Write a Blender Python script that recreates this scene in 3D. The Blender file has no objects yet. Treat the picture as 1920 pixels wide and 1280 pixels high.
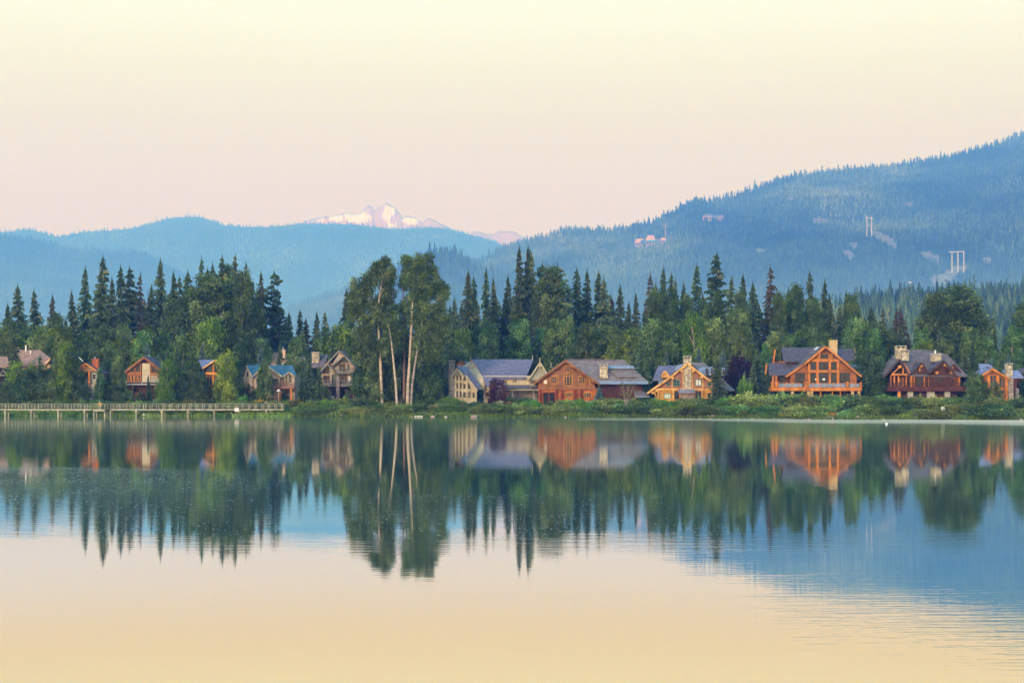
import bpy, bmesh, math, random
import numpy as np
from mathutils import Vector, Matrix
from mathutils import noise as mnoise
C = bpy.context.scene
COL = C.collection
R = math.radians
# ---------------- camera, sky, sun, exposure
F = 2800.0        # focal length in photo pixels (1920 wide)
HZ = 713.0        # horizon row in the photo
H = 9.25          # eye height above the lake
cam_d = bpy.data.cameras.new('camera')
cam = bpy.data.objects.new('camera', cam_d); COL.objects.link(cam)
cam.location = (0, 0, H); cam.rotation_euler = (R(90), 0, 0)
cam_d.sensor_width = 36.0; cam_d.lens = F/1920*36.0
cam_d.shift_y = (HZ-640)/1920.0
cam_d.clip_start = 0.5; cam_d.clip_end = 60000
C.camera = cam
C.view_settings.view_transform = 'Standard'; C.view_settings.look = 'None'
C.view_settings.exposure = 0.0; C.view_settings.gamma = 1.0
C.cycles.use_denoising = True
C.cycles.max_bounces = 6; C.cycles.diffuse_bounces = 2; C.cycles.glossy_bounces = 3
C.cycles.transmission_bounces = 3; C.cycles.transparent_max_bounces = 6; C.cycles.volume_bounces = 2
C.cycles.sample_clamp_indirect = 6.0

SUN_EL, SUN_AZ = 14.0, 205.0     # low dawn sun behind the camera, a little to the left
world = bpy.data.worlds.new('World'); C.world = world; world.use_nodes = True
nt = world.node_tree; nt.nodes.clear()
def N(t, tp, **kw):
    n = t.nodes.new(tp)
    for k, v in kw.items(): setattr(n, k, v)
    return n
def ramp(t, stops, interp='LINEAR'):
    n = t.nodes.new('ShaderNodeValToRGB'); cr = n.color_ramp; cr.interpolation = interp
    while len(cr.elements) > 1: cr.elements.remove(cr.elements[0])
    for i, (p, c) in enumerate(stops):
        e = cr.elements[0] if i == 0 else cr.elements.new(p)
        e.position = p; e.color = (c[0], c[1], c[2], 1)
    return n
out = N(nt, 'ShaderNodeOutputWorld'); bg = N(nt, 'ShaderNodeBackground')
bg.inputs[1].default_value = 1.0
tc = N(nt, 'ShaderNodeTexCoord'); sep = N(nt, 'ShaderNodeSeparateXYZ')
nt.links.new(tc.outputs['Generated'], sep.inputs[0])
# dawn band low in the sky (values are halved here and doubled after the ramp)
SKY = [(0.0, (.30, .28, .28)), (0.5, (.49, .405, .01)), (0.5535, (.485, .395, .01)), (0.58, (.48, .43, .01)), (0.602, (.505, .505, .16)),
       (0.617, (.53, .57, .36)), (0.66, (.42, .57, .68)), (0.72, (.20, .42, .69)), (0.85, (.14, .39, .71)), (1.0, (.12, .37, .71))]
SKY_GAIN = 2.0
mz = N(nt, 'ShaderNodeMath', operation='MULTIPLY_ADD'); mz.inputs[1].default_value = 0.5; mz.inputs[2].default_value = 0.5
nt.links.new(sep.outputs[2], mz.inputs[0])
rp = ramp(nt, SKY); nt.links.new(mz.outputs[0], rp.inputs[0])
def vmath(op, a, b):
    n = N(nt, 'ShaderNodeVectorMath', operation=op)
    nt.links.new(a, n.inputs[0])
    if isinstance(b, (int, float)): n.inputs[3].default_value = b
    elif isinstance(b, tuple): n.inputs[1].default_value = b
    else: nt.links.new(b, n.inputs[3 if op == 'SCALE' else 1])
    return n.outputs[0]
def maprange(src, a, b, c, d):
    n = N(nt, 'ShaderNodeMapRange', interpolation_type='SMOOTHSTEP')
    for i, v in enumerate((a, b, c, d)): n.inputs[i+1].default_value = v
    nt.links.new(src, n.inputs[0]); return n.outputs[0]
band = vmath('SCALE', rp.outputs[0], SKY_GAIN)
sky = N(nt, 'ShaderNodeTexSky', sky_type='NISHITA'); sky.sun_disc = False
sky.sun_elevation = R(SUN_EL); sky.sun_rotation = R(SUN_AZ)
up = vmath('SCALE', vmath('SCALE', sky.outputs[0], 0.08), maprange(sep.outputs[2], .28, .5, 0, 1))
# the warm glow low in the sky round the rising sun, behind the camera
g1 = N(nt, 'ShaderNodeMath', operation='MULTIPLY'); nt.links.new(maprange(sep.outputs[1], .1, -.8, 0, 1), g1.inputs[0]); nt.links.new(maprange(sep.outputs[2], .55, .0, 0, 1), g1.inputs[1])
cst = N(nt, 'ShaderNodeCombineXYZ'); cst.inputs[0].default_value = 1.7; cst.inputs[1].default_value = .95; cst.inputs[2].default_value = .45
glow = vmath('SCALE', cst.outputs[0], g1.outputs[0])
tot = vmath('ADD', vmath('ADD', band, up), glow)
nt.links.new(tot, bg.inputs[0]); nt.links.new(bg.outputs[0], out.inputs[0])

sun_d = bpy.data.lights.new('sun', 'SUN'); sun = bpy.data.objects.new('sun', sun_d); COL.objects.link(sun)
sun_d.energy = 2.5; sun_d.angle = R(8); sun_d.color = (1.0, .80, .62)
_a, _e = R(SUN_AZ), R(SUN_EL)
sdir = Vector((math.sin(_a)*math.cos(_e), math.cos(_a)*math.cos(_e), math.sin(_e)))
sun.rotation_euler = (-sdir).to_track_quat('-Z', 'Y').to_euler()

# ---------------- helpers
def PX(px, Y): return (px-960.0)*Y/F
def PZ(py, Y): return H-(py-HZ)*Y/F
def P(px, py, Y): return Vector((PX(px, Y), Y, PZ(py, Y)))
def tag(o, label=None, cat=None, group=None, kind=None):
    if label: o['label'] = label
    if cat: o['category'] = cat
    if group: o['group'] = group
    if kind: o['kind'] = kind
    return o
def empty(name, loc, label, cat, group=None, rz=0.0):
    o = bpy.data.objects.new(name, None); COL.objects.link(o)
    o.location = loc; o.rotation_euler = (0, 0, rz); o.empty_display_size = 0.5
    return tag(o, label, cat, group)
def mat(name, rough=0.8, spec=0.2):
    m = bpy.data.materials.new(name); m.use_nodes = True
    b = m.node_tree.nodes['Principled BSDF']
    b.inputs['Roughness'].default_value = rough; b.inputs['Specular IOR Level'].default_value = spec
    return m, m.node_tree, b
def mesh_np(name, V, T, m, parent=None, tint=None, smooth=False, quads=False):
    """V (n,3), T (k,3 or 4) numpy -> linked mesh object; tint (n,) float -> attribute 'tint'"""
    me = bpy.data.meshes.new(name)
    V = np.asarray(V, dtype=np.float32); T = np.asarray(T, dtype=np.int32)
    k = T.shape[1]
    me.vertices.add(len(V)); me.vertices.foreach_set('co', V.ravel())
    me.loops.add(T.size); me.loops.foreach_set('vertex_index', T.ravel())
    me.polygons.add(len(T)); me.polygons.foreach_set('loop_start', np.arange(len(T), dtype=np.int32)*k)
    me.polygons.foreach_set('loop_total', np.full(len(T), k, dtype=np.int32))
    if smooth: me.polygons.foreach_set('use_smooth', np.ones(len(T), dtype=bool))
    me.update(calc_edges=True)
    if tint is not None:
        a = me.attributes.new('tint', 'FLOAT', 'POINT'); a.data.foreach_set('value', np.asarray(tint, dtype=np.float32))
    me.materials.append(m)
    o = bpy.data.objects.new(name, me); COL.objects.link(o)
    if parent: o.parent = parent
    return o
def vnoise(x, y, seed=0, octaves=4):
    """value noise on numpy arrays, about -1..1"""
    x = np.asarray(x, float); y = np.asarray(y, float); tot = 0; amp = 1.0; nrm = 0
    for o in range(octaves):
        xi = np.floor(x).astype(np.int64); yi = np.floor(y).astype(np.int64)
        fx = x-xi; fy = y-yi; fx = fx*fx*(3-2*fx); fy = fy*fy*(3-2*fy)
        def h(a, b):
            n = (a*374761393 + b*668265263 + (seed+o*17)*1442695041) & 0x7fffffff
            n = ((n ^ (n >> 13))*1274126177) & 0x7fffffff
            return ((n ^ (n >> 16)) & 0xffff)/32767.5-1
        v = (h(xi, yi)*(1-fx)+h(xi+1, yi)*fx)*(1-fy)+(h(xi, yi+1)*(1-fx)+h(xi+1, yi+1)*fx)*fy
        tot = tot+v*amp; nrm += amp; amp *= .5; x = x*2.03+11.3; y = y*2.03+7.7
    return tot/nrm

# ---------------- materials of the setting
def mk_water():
    m = bpy.data.materials.new('lake_water'); m.use_nodes = True; t = m.node_tree; t.nodes.clear()
    o = N(t, 'ShaderNodeOutputMaterial'); tcn = N(t, 'ShaderNodeTexCoord')
    def noise(scx, scy, detail=3, rough=.5, loc=0):
        mp = N(t, 'ShaderNodeMapping'); mp.inputs['Scale'].default_value = (scx, scy, 1); mp.inputs['Location'].default_value = (loc, loc, 0)
        n = N(t, 'ShaderNodeTexNoise'); n.inputs['Scale'].default_value = 1.0; n.inputs['Detail'].default_value = detail; n.inputs['Roughness'].default_value = rough
        t.links.new(tcn.outputs['Object'], mp.inputs[0]); t.links.new(mp.outputs[0], n.inputs['Vector']); return n
    def mr(src, a, b, c, d):
        n = N(t, 'ShaderNodeMapRange'); n.interpolation_type = 'SMOOTHSTEP'
        for i, v in enumerate((a, b, c, d)): n.inputs[i+1].default_value = v
        t.links.new(src, n.inputs[0]); return n.outputs[0]
    def mth(op, a, b=None):
        n = N(t, 'ShaderNodeMath', operation=op)
        for i, v in enumerate((a, b)):
            if v is None: continue
            if isinstance(v, (int, float)): n.inputs[i].default_value = v
            else: t.links.new(v, n.inputs[i])
        return n.outputs[0]
    sp = N(t, 'ShaderNodeSeparateXYZ'); t.links.new(tcn.outputs['Object'], sp.inputs[0])
    X, Y = sp.outputs[0], sp.outputs[1]
    fine = noise(.35, 2.0, 3, .55); mid = noise(.05, .35, 3, .5, 3.0); patch = noise(.012, .05, 3, .55, 7.0)
    # wind ruffle nearest the camera on the right, calmer to the left
    near = mth('MULTIPLY', mr(Y, 150, 60, 0, 1), mr(X, -20, 35, .45, 1))
    mask = mth('MULTIPLY', mr(patch.outputs[0], .40, .62, .25, 1.0), mth('ADD', near, .34))
    # pale ruffled strip under the far bank on the right
    edge = mth('ADD', Y, mth('MULTIPLY', patch.outputs[0], 14.0))
    strip = mth('MULTIPLY', mr(edge, 292, 330, 0, 1), mr(X, -10, 50, 0, 1))
    # drifting pollen sheet on the left, with a curved far edge
    xx = mth('ADD', X, 75.0)
    curve = mth('SUBTRACT', 149.0, mth('MULTIPLY', mth('MULTIPLY', xx, xx), .0012))
    curve = mth('SUBTRACT', curve, mth('MULTIPLY', X, .26))
    curve = mth('ADD', curve, mth('MULTIPLY', mid.outputs[0], 2.0))
    sheet = mth('MULTIPLY', mr(mth('SUBTRACT', curve, Y), 0.0, 2.5, 0, 1), mth('MULTIPLY', mr(Y, 88, 118, 0, 1), mr(mth('ADD', X, mth('MULTIPLY', patch.outputs[0], 24.0)), 8, -34, 0, 1)))
    sheet = mth('MULTIPLY', sheet, mr(patch.outputs[0], .34, .52, .45, 1.0))
    h = mth('ADD', mth('MULTIPLY', fine.outputs[0], mth('ADD', mask, mth('MULTIPLY', sheet, .15))), mth('MULTIPLY', mid.outputs[0], .15))
    h = mth('ADD', h, mth('MULTIPLY', fine.outputs[0], mth('MULTIPLY', strip, .5)))
    bmp = N(t, 'ShaderNodeBump'); bmp.inputs['Strength'].default_value = 1.0; bmp.inputs['Distance'].default_value = .0075
    t.links.new(h, bmp.inputs['Height'])
    g = N(t, 'ShaderNodeBsdfGlossy'); g.inputs['Color'].default_value = (.93, .86, .77, 1)
    ro = mth('ADD', mth('ADD', mr(Y, 100, 300, .016, .085), mth('MULTIPLY', strip, .03)), mth('MULTIPLY', sheet, .005))
    lw = N(t, 'ShaderNodeLayerWeight'); lw.inputs[0].default_value = .5
    gm = N(t, 'ShaderNodeMix', data_type='RGBA'); t.links.new(mr(lw.outputs['Facing'], .825, .895, 0, 1), gm.inputs[0])
    gm.inputs[6].default_value = (.99, .845, .605, 1); gm.inputs[7].default_value = (.96, .98, .93, 1); t.links.new(gm.outputs[2], g.inputs['Color'])
    t.links.new(ro, g.inputs['Roughness']); t.links.new(bmp.outputs[0], g.inputs['Normal'])
    d = N(t, 'ShaderNodeBsdfDiffuse'); d.inputs['Color'].default_value = (.07, .16, .13, 1)
    mixs = N(t, 'ShaderNodeMixShader'); mixs.inputs[0].default_value = .09
    t.links.new(g.outputs[0], mixs.inputs[1]); t.links.new(d.outputs[0], mixs.inputs[2])
    film = mth('MULTIPLY', sheet, mr(fine.outputs[0], .35, .62, .02, .12))
    d2 = N(t, 'ShaderNodeBsdfDiffuse'); d2.inputs['Color'].default_value = (.62, .62, .52, 1)
    mix2 = N(t, 'ShaderNodeMixShader'); t.links.new(film, mix2.inputs[0]); t.links.new(mixs.outputs[0], mix2.inputs[1]); t.links.new(d2.outputs[0], mix2.inputs[2])
    t.links.new(mix2.outputs[0], o.inputs[0])
    return m
M_WATER = mk_water()
def mk_noise_mat(name, c1, c2, scale=1.0, c3=None, rough=.9, detail=6, stretch=(1, 1, 1), bump=0.0, spec=.1, coord='Object', tintamt=0.0):
    m, t, b = mat(name, rough, spec)
    tcn = N(t, 'ShaderNodeTexCoord'); mp = N(t, 'ShaderNodeMapping'); mp.inputs['Scale'].default_value = stretch
    n = N(t, 'ShaderNodeTexNoise'); n.inputs['Scale'].default_value = scale; n.inputs['Detail'].default_value = detail; n.inputs['Roughness'].default_value = .6
    t.links.new(tcn.outputs[coord], mp.inputs[0]); t.links.new(mp.outputs[0], n.inputs['Vector'])
    st = [(.35, c1), (.62, c2)] if c3 is None else [(.32, c1), (.5, c2), (.66, c3)]
    r = ramp(t, st); t.links.new(n.outputs[0], r.inputs[0]); colr = r.outputs[0]
    t.links.new(colr, b.inputs['Base Color'])
    if bump:
        bp = N(t, 'ShaderNodeBump'); bp.inputs['Strength'].default_value = .6; bp.inputs['Distance'].default_value = bump
        t.links.new(n.outputs[0], bp.inputs['Height']); t.links.new(bp.outputs[0], b.inputs['Normal'])
    return m
M_GROUND = mk_noise_mat('bank_ground', (.055, .065, .025), (.10, .115, .04), .35, (.17, .15, .09), bump=.05)
def foliage(name, dark, light, alt=None, trans=.25, objvar=.5):
    """leaf material: colour from a per-leaf 'tint' attribute and a per-tree random"""
    m = bpy.data.materials.new(name); m.use_nodes = True; t = m.node_tree; t.nodes.clear()
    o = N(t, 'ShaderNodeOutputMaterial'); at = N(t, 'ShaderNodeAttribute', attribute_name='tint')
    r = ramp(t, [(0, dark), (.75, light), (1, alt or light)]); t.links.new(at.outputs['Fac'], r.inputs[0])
    oi = N(t, 'ShaderNodeObjectInfo'); hs = N(t, 'ShaderNodeHueSaturation')
    mr1 = N(t, 'ShaderNodeMapRange'); mr1.inputs[3].default_value = 1-objvar*.4; mr1.inputs[4].default_value = 1+objvar*.4
    t.links.new(oi.outputs['Random'], mr1.inputs[0]); t.links.new(mr1.outputs[0], hs.inputs['Value'])
    mm = N(t, 'ShaderNodeMath', operation='MULTIPLY'); mm.inputs[1].default_value = 7.31; fr = N(t, 'ShaderNodeMath', operation='FRACT')
    t.links.new(oi.outputs['Random'], mm.inputs[0]); t.links.new(mm.outputs[0], fr.inputs[0])
    mr2 = N(t, 'ShaderNodeMapRange'); mr2.inputs[3].default_value = .5-objvar*.045; mr2.inputs[4].default_value = .5+objvar*.045
    t.links.new(fr.outputs[0], mr2.inputs[0]); t.links.new(mr2.outputs[0], hs.inputs['Hue'])
    t.links.new(r.outputs[0], hs.inputs['Color'])
    d = N(t, 'ShaderNodeBsdfDiffuse'); tr = N(t, 'ShaderNodeBsdfTranslucent'); mx = N(t, 'ShaderNodeMixShader'); mx.inputs[0].default_value = trans
    t.links.new(hs.outputs[0], d.inputs[0]); t.links.new(hs.outputs[0], tr.inputs[0])
    t.links.new(d.outputs[0], mx.inputs[1]); t.links.new(tr.outputs[0], mx.inputs[2]); t.links.new(mx.outputs[0], o.inputs[0])
    return m
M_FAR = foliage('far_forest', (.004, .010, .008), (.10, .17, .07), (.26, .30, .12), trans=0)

# ---------------- ground and water
def shore(x):
    """depth of the waterline at lateral position x"""
    px = 960+x*F/365.0
    py = np.interp(px, [-400, 0, 600, 1200, 1600, 1900, 2400], [778.5, 779.5, 781, 783, 786.5, 787, 787.5])
    return F*H/(py-HZ) + 1.4*np.sin(x*.21)+.8*np.sin(x*.57+1)
def ground_z(x, y):
    d = np.asarray(y, float)-shore(x)
    z = np.interp(d, [-60, -8, 0, 1.0, 6, 20, 45, 120, 400, 900, 30000], [-4, -1.4, 0, .4, 1.1, 2.2, 3.5, 4.6, 6, 10, 12])
    return z + vnoise(np.asarray(x)*.08, np.asarray(y)*.08, 5)*np.clip(d*.04, 0, .35)
def grid_mesh(name, xs, ys, zf, m, smooth=True):
    X, Y = np.meshgrid(xs, ys); Z = zf(X, Y); V = np.stack([X, Y, Z], -1).reshape(-1, 3)
    nx, ny = len(xs), len(ys); i = np.arange(nx*ny).reshape(ny, nx)
    T = np.stack([i[:-1, :-1], i[:-1, 1:], i[1:, 1:], i[1:, :-1]], -1).reshape(-1, 4)
    return mesh_np(name, V, T, m, smooth=smooth)
xs = np.concatenate([np.linspace(-14900, -400, 24), np.linspace(-380, 380, 381), np.linspace(400, 14900, 24)])
ys = np.concatenate([np.array([-300, 0, 150, 250, 300, 325]), np.arange(335, 470, 1.0), np.linspace(475, 800, 30), np.linspace(900, 26500, 32)])
o = grid_mesh('ground', xs, ys, ground_z, M_GROUND); tag(o, kind='structure')
V = np.array([[-3300, -280, 0], [3300, -280, 0], [3300, 395, 0], [-3300, 395, 0]])
o = mesh_np('water', V, np.array([[0, 1, 2, 3]]), M_WATER); tag(o, kind='structure')

# pollen and bubbles floating in the sheet: far too many to count
_r = np.random.default_rng(3); _n = 26000; _y = 84+(F*H/(880-HZ)-80)*_r.random(_n)**.8; _x = _r.uniform(-62, 22, _n)
_c = 149-(_x+75)**2*.0012-.26*_x; _w = vnoise(_x*.05, _y*.10, 61)+.4*vnoise(_x*.3, _y*.6, 62)
_k = (_y < _c-.5) & (_w+_r.random(_n)*.9 > .42) & ((_r.random(_n) < np.clip((-8-_x)/30, 0, 1)) | ((_y < 121+3*_w) & (_y > 87) & (_x > -18) & (_r.random(_n) < np.clip((18-_x)/24, 0, .6)))); _x, _y = _x[_k], _y[_k]; _n = len(_x)
_sx = _r.uniform(.012, .045, _n)*np.where(_r.random(_n) < .05, 2.0, 1); _sy = _r.uniform(.05, .20, _n)
_V = np.stack([np.stack([_x+_sx*math.cos(a), _y+_sy*math.sin(a), np.full(_n, .004)], 1) for a in np.arange(6)*math.pi/3], 1).reshape(-1, 3)
_T = (np.arange(_n)*6)[:, None]; _T = np.concatenate([_T+np.array([[0, 1, 2, 3]]), _T+np.array([[0, 3, 4, 5]])])
tag(mesh_np('floating_pollen', _V, _T, mk_noise_mat('pollen', (.40, .40, .30), (.62, .62, .52), 2.0)), kind='stuff')

# ---------------- hills
rng = np.random.default_rng(7)
def cone_tree(layers, sides, r):
    """unit-height jagged conifer template, triangles"""
    V = []; T = []; tn = []
    for l in range(layers):
        f = l/layers; zb = .06+.80*f; zt = min(1.0, zb+.42*(1-f)+.10); rad = (1-f)**.85*.5
        c = len(V); a0 = r.random()*6.28
        for k in range(sides):
            a = a0+k/sides*6.2832; rr = rad*(1.0 if k % 2 else .55)*(.75+.5*r.random())
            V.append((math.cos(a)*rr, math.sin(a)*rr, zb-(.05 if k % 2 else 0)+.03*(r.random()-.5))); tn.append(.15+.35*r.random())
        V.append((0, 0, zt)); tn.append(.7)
        for k in range(sides): T.append((c+k, c+(k+1) % sides, c+sides))
    return np.array(V), np.array(T), np.array(tn)
def round_tree(r):
    V = []; T = []; tn = []
    for l in range(26):
        u = r.random(); a = r.random()*6.28; z = .25+.7*u; rad = .42*math.sin(math.pi*min(1, .15+.85*u))*r.random()**.5
        p = np.array([math.cos(a)*rad, math.sin(a)*rad, z]); c = len(V)
        for k in range(3):
            V.append(p+(r.random(3)-.5)*.34); tn.append(.3+.6*u*r.random())
        T.append((c, c+1, c+2))
    return np.array(V), np.array(T), np.array(tn)
def forest(name, pts, hts, wid, temps, m, tvar=.6, tbase=0.0, tarr=None):
    VV = []; TT = []; NN = []; off = 0; ty = rng.integers(0, len(temps), len(pts))
    for k, (v, t, tn) in enumerate(temps):
        ix = np.where(ty == k)[0]
        if len(ix) == 0: continue
        n = len(ix); a = rng.random(n)*6.2832; ca, sa = np.cos(a)[:, None], np.sin(a)[:, None]
        w = (hts[ix]*wid[ix])[:, None]
        x = (v[:, 0]*ca-v[:, 1]*sa)*w+pts[ix, 0][:, None]; y = (v[:, 0]*sa+v[:, 1]*ca)*w+pts[ix, 1][:, None]
        z = v[:, 2]*hts[ix][:, None]+pts[ix, 2][:, None]
        VV.append(np.stack([x, y, z], -1).reshape(-1, 3))
        TT.append((t[None]+(np.arange(n)*len(v))[:, None, None]).reshape(-1, 3)+off); off += n*len(v)
        tv = (rng.random(n)-.5)*tvar+tbase + (tarr[ix] if tarr is not None else 0)
        NN.append(np.clip(tn[None]+tv[:, None], 0, 1).ravel())
    return mesh_np(name, np.concatenate(VV), np.concatenate(TT), m, tint=np.concatenate(NN))
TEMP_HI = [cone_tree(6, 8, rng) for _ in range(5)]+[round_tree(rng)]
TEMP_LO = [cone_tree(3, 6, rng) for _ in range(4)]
M_HILL = mk_noise_mat('hill_soil', (.025, .035, .025), (.045, .055, .035), .02)
M_ROCK = mk_noise_mat('pale_rock', (.13, .10, .07), (.24, .18, .13), .03, (.34, .27, .20))
class Hill:
    def __init__(s, name, prof, dist, r0, z0=8, rows=60, cols=260, p=1.0, amp=10, seed=1, back=.8, treeh=0, clear=(), k=1.7):
        s.px = np.array([a for a, b in prof], float); s.py = np.array([b for a, b in prof], float)
        s.dx = np.array([a for a, b in dist], float); s.dy = np.array([b for a, b in dist], float)
        s.r0x = np.array([a for a, b in r0], float); s.r0y = np.array([b for a, b in r0], float)
        for a in (s.dy, s.r0y): a *= k
        treeh *= k; amp *= k; s.k = k
        s.z0 = z0; s.p = p; s.amp = amp; s.seed = seed; s.th = treeh; s.clear = clear; s.name = name
        pc = np.linspace(s.px[0], s.px[-1], cols); tt = np.concatenate([np.linspace(0, 1, rows), 1+np.linspace(.05, back, 10)])
        A, B = np.meshgrid(pc, tt); s.base = s.pos(A, B)
        n, mrows = cols, len(tt); i = np.arange(n*mrows).reshape(mrows, n)
        T = np.stack([i[:-1, :-1], i[:-1, 1:], i[1:, 1:], i[1:, :-1]], -1).reshape(-1, 4)
        s.obj = mesh_np(name, s.base.reshape(-1, 3), T, M_HILL, smooth=True); tag(s.obj, kind='structure')
        if clear:
            s.obj.data.materials.append(M_ROCK)
            ctr = s.base.reshape(-1, 3)[T].mean(1); sx = 960+ctr[:, 0]/ctr[:, 1]*F; sy = HZ-(ctr[:, 2]-H)/ctr[:, 1]*F
            msk = s.inclear(sx, sy, .95) & ((ctr[:, 1] < s.D(sx)))
            s.obj.data.polygons.foreach_set('material_index', msk.astype(np.int32))
    def D(s, px): return np.interp(px, s.dx, s.dy)
    def pos(s, px, t):
        Rr = s.D(px); r0 = np.interp(px, s.r0x, s.r0y); top = H-(np.interp(px, s.px, s.py)-HZ)*Rr/F-s.th
        top = np.maximum(top, s.z0+4)
        tc_ = np.minimum(t, 1); Y = r0+(Rr-r0)*t; back = np.maximum(t-1, 0)
        z = s.z0+(top-s.z0)*tc_**s.p*(1-back*back*.9-back*.25)
        x = (px-960)*np.minimum(Y, 1e9)/F
        n = vnoise(x*14/Rr, Y*8/Rr, s.seed)+.5*vnoise(x*46/Rr, Y*25/Rr, s.seed+3)
        fade = np.clip(tc_*3, 0, 1)*np.clip((1-tc_)*4, 0, 1)
        return np.stack([x, Y, z+n*s.amp*fade], -1)
    def inclear(s, sx, sy, k=1.0):
        m = np.zeros(np.shape(sx), bool)
        for (cx, cy, rx, ry, an) in s.clear:
            c, q = math.cos(R(an)), math.sin(R(an)); u = (sx-cx)*c+(sy-cy)*q; v = -(sx-cx)*q+(sy-cy)*c
            w = 1+.35*vnoise(sx*.12, sy*.12, 9)
            m |= (u/rx)**2+(v/ry)**2 < (k*w)**2
        return m
    def plant(s, name, n, h0, h1, w=.34, temps=None, m=None, tmin=.0, tmax=1.0, ridge=0, tb=0.0, rm=1.0):
        px = rng.uniform(s.px[0], s.px[-1], n); t = tmin+(tmax-tmin)*rng.random(n)
        if ridge:
            px = np.concatenate([px, rng.uniform(s.px[0], s.px[-1], ridge)]); t = np.concatenate([t, rng.uniform(.965, 1.02, ridge)])
        q = s.pos(px, t); sx = 960+q[:, 0]/q[:, 1]*F; sy = HZ-(q[:, 2]-H)/q[:, 1]*F
        keep = (~s.inclear(sx, sy)) & (sx > -60) & (sx < 1990) if s.clear else (sx > -60) & (sx < 1990)
        q = q[keep]; t = t[keep]; hh = s.k*rng.uniform(h0, h1, len(q))*np.where(rng.random(len(q)) < .12, 1.3, 1.0)*np.where(t > .95, rm*rng.uniform(.35, 1.15, len(q)), 1)
        q[:, 2] -= .5
        ta = vnoise(q[:, 0]*.005, q[:, 1]*.005, 21)*.3+vnoise(q[:, 0]*.0016, q[:, 1]*.0008, 25)*.75
        o = forest(name, q, hh, np.full(len(q), w)*rng.uniform(.8, 1.25, len(q)), temps or TEMP_LO, m or M_FAR, tarr=ta, tbase=tb)
        tag(o, kind='stuff'); return o

CLEAR = [(1655, 446, 30, 8, 28), (1672, 458, 12, 7, 40), (1778, 518, 34, 10, -32), (1764, 526, 20, 12, 0), (1425, 472, 14, 6, 0), (1590, 478, 9, 14, -60), (1600, 462, 7, 9, 60), (1219, 452, 28, 6, 0), (1337, 409, 24, 5, 0),
         (1540, 414, 16, 7, 0), (1745, 482, 20, 8, 20), (1850, 488, 12, 7, 0), (1480, 372, 8, 4, 0), (1705, 385, 9, 5, 0), (1795, 507, 24, 9, -10), (1010, 446, 8, 4, 0), (1130, 470, 9, 5, 0)]
right = Hill('mountain', [(480, 600), (540, 583), (560, 572), (600, 558), (650, 542), (700, 524), (760, 508), (800, 498), (840, 492), (900, 488), (930, 471), (960, 457), (1000, 450), (1030, 440), (1060, 432), (1110, 431),
    (1150, 432), (1215, 418), (1250, 402), (1280, 387), (1300, 376), (1350, 372), (1390, 362), (1420, 352), (1470, 334), (1500, 326), (1560, 321), (1600, 316), (1650, 312), (1700, 305), (1750, 297), (1800, 288), (1840, 276), (1880, 263), (1920, 247), (2050, 215), (2400, 260)],
    [(480, 5900), (1000, 5600), (1500, 5900), (1920, 6400), (2400, 6800)], [(480, 2900), (2400, 2500)], p=.92, amp=34, seed=4, treeh=13, clear=CLEAR, cols=420, rows=110)
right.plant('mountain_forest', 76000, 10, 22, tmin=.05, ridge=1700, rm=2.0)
knoll = Hill('hill', [(740, 500), (770, 488), (790, 474), (815, 463), (850, 463), (870, 473), (885, 490), (910, 497), (940, 505), (1000, 520), (1100, 560)],
    [(740, 4000), (1100, 4000)], [(740, 2600), (1100, 2600)], seed=8, treeh=22, amp=10, cols=80, rows=30)
knoll.plant('hill_forest', 4200, 18, 30, tmin=.05, ridge=260, rm=1.4)
left = Hill('left_hill', [(-250, 430), (0, 434), (30, 440), (60, 444), (100, 452), (150, 462), (200, 466), (240, 466), (275, 470), (300, 484), (340, 505), (380, 520), (450, 548), (560, 600)],
    [(-250, 8600), (560, 9200)], [(-250, 5200), (560, 5200)], seed=11, treeh=22, amp=40)
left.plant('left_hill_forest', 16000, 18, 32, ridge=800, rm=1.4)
far = Hill('far_hill', [(-300, 440), (0, 434), (25, 431), (50, 427), (65, 429), (95, 439), (115, 441), (135, 436), (160, 432), (210, 429), (250, 425), (285, 416), (315, 407), (345, 404), (375, 404), (400, 411), (420, 420), (450, 422),
    (500, 423), (540, 419), (570, 416), (620, 417), (660, 418), (700, 422), (740, 426), (770, 425), (810, 423), (840, 427), (870, 434), (900, 442), (930, 450), (945, 460), (980, 478), (1100, 520)],
    [(-300, 13000), (1100, 13000)], [(-300, 8500), (1100, 8500)], seed=15, treeh=16, amp=50, cols=300)
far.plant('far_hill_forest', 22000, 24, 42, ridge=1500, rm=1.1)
band = Hill('wooded_rise', [(1450, 590), (1540, 560), (1600, 552), (1650, 546), (1700, 540), (1760, 535), (1820, 533), (1880, 534), (1960, 530), (2300, 520)],
    [(1450, 2300), (2300, 2300)], [(1450, 1200), (2300, 1200)], seed=22, treeh=22, amp=6, k=1.0, cols=80, rows=30)
band.plant('rise_forest', 4200, 22, 36, w=.30, tb=.32, temps=TEMP_HI, ridge=260)

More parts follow.
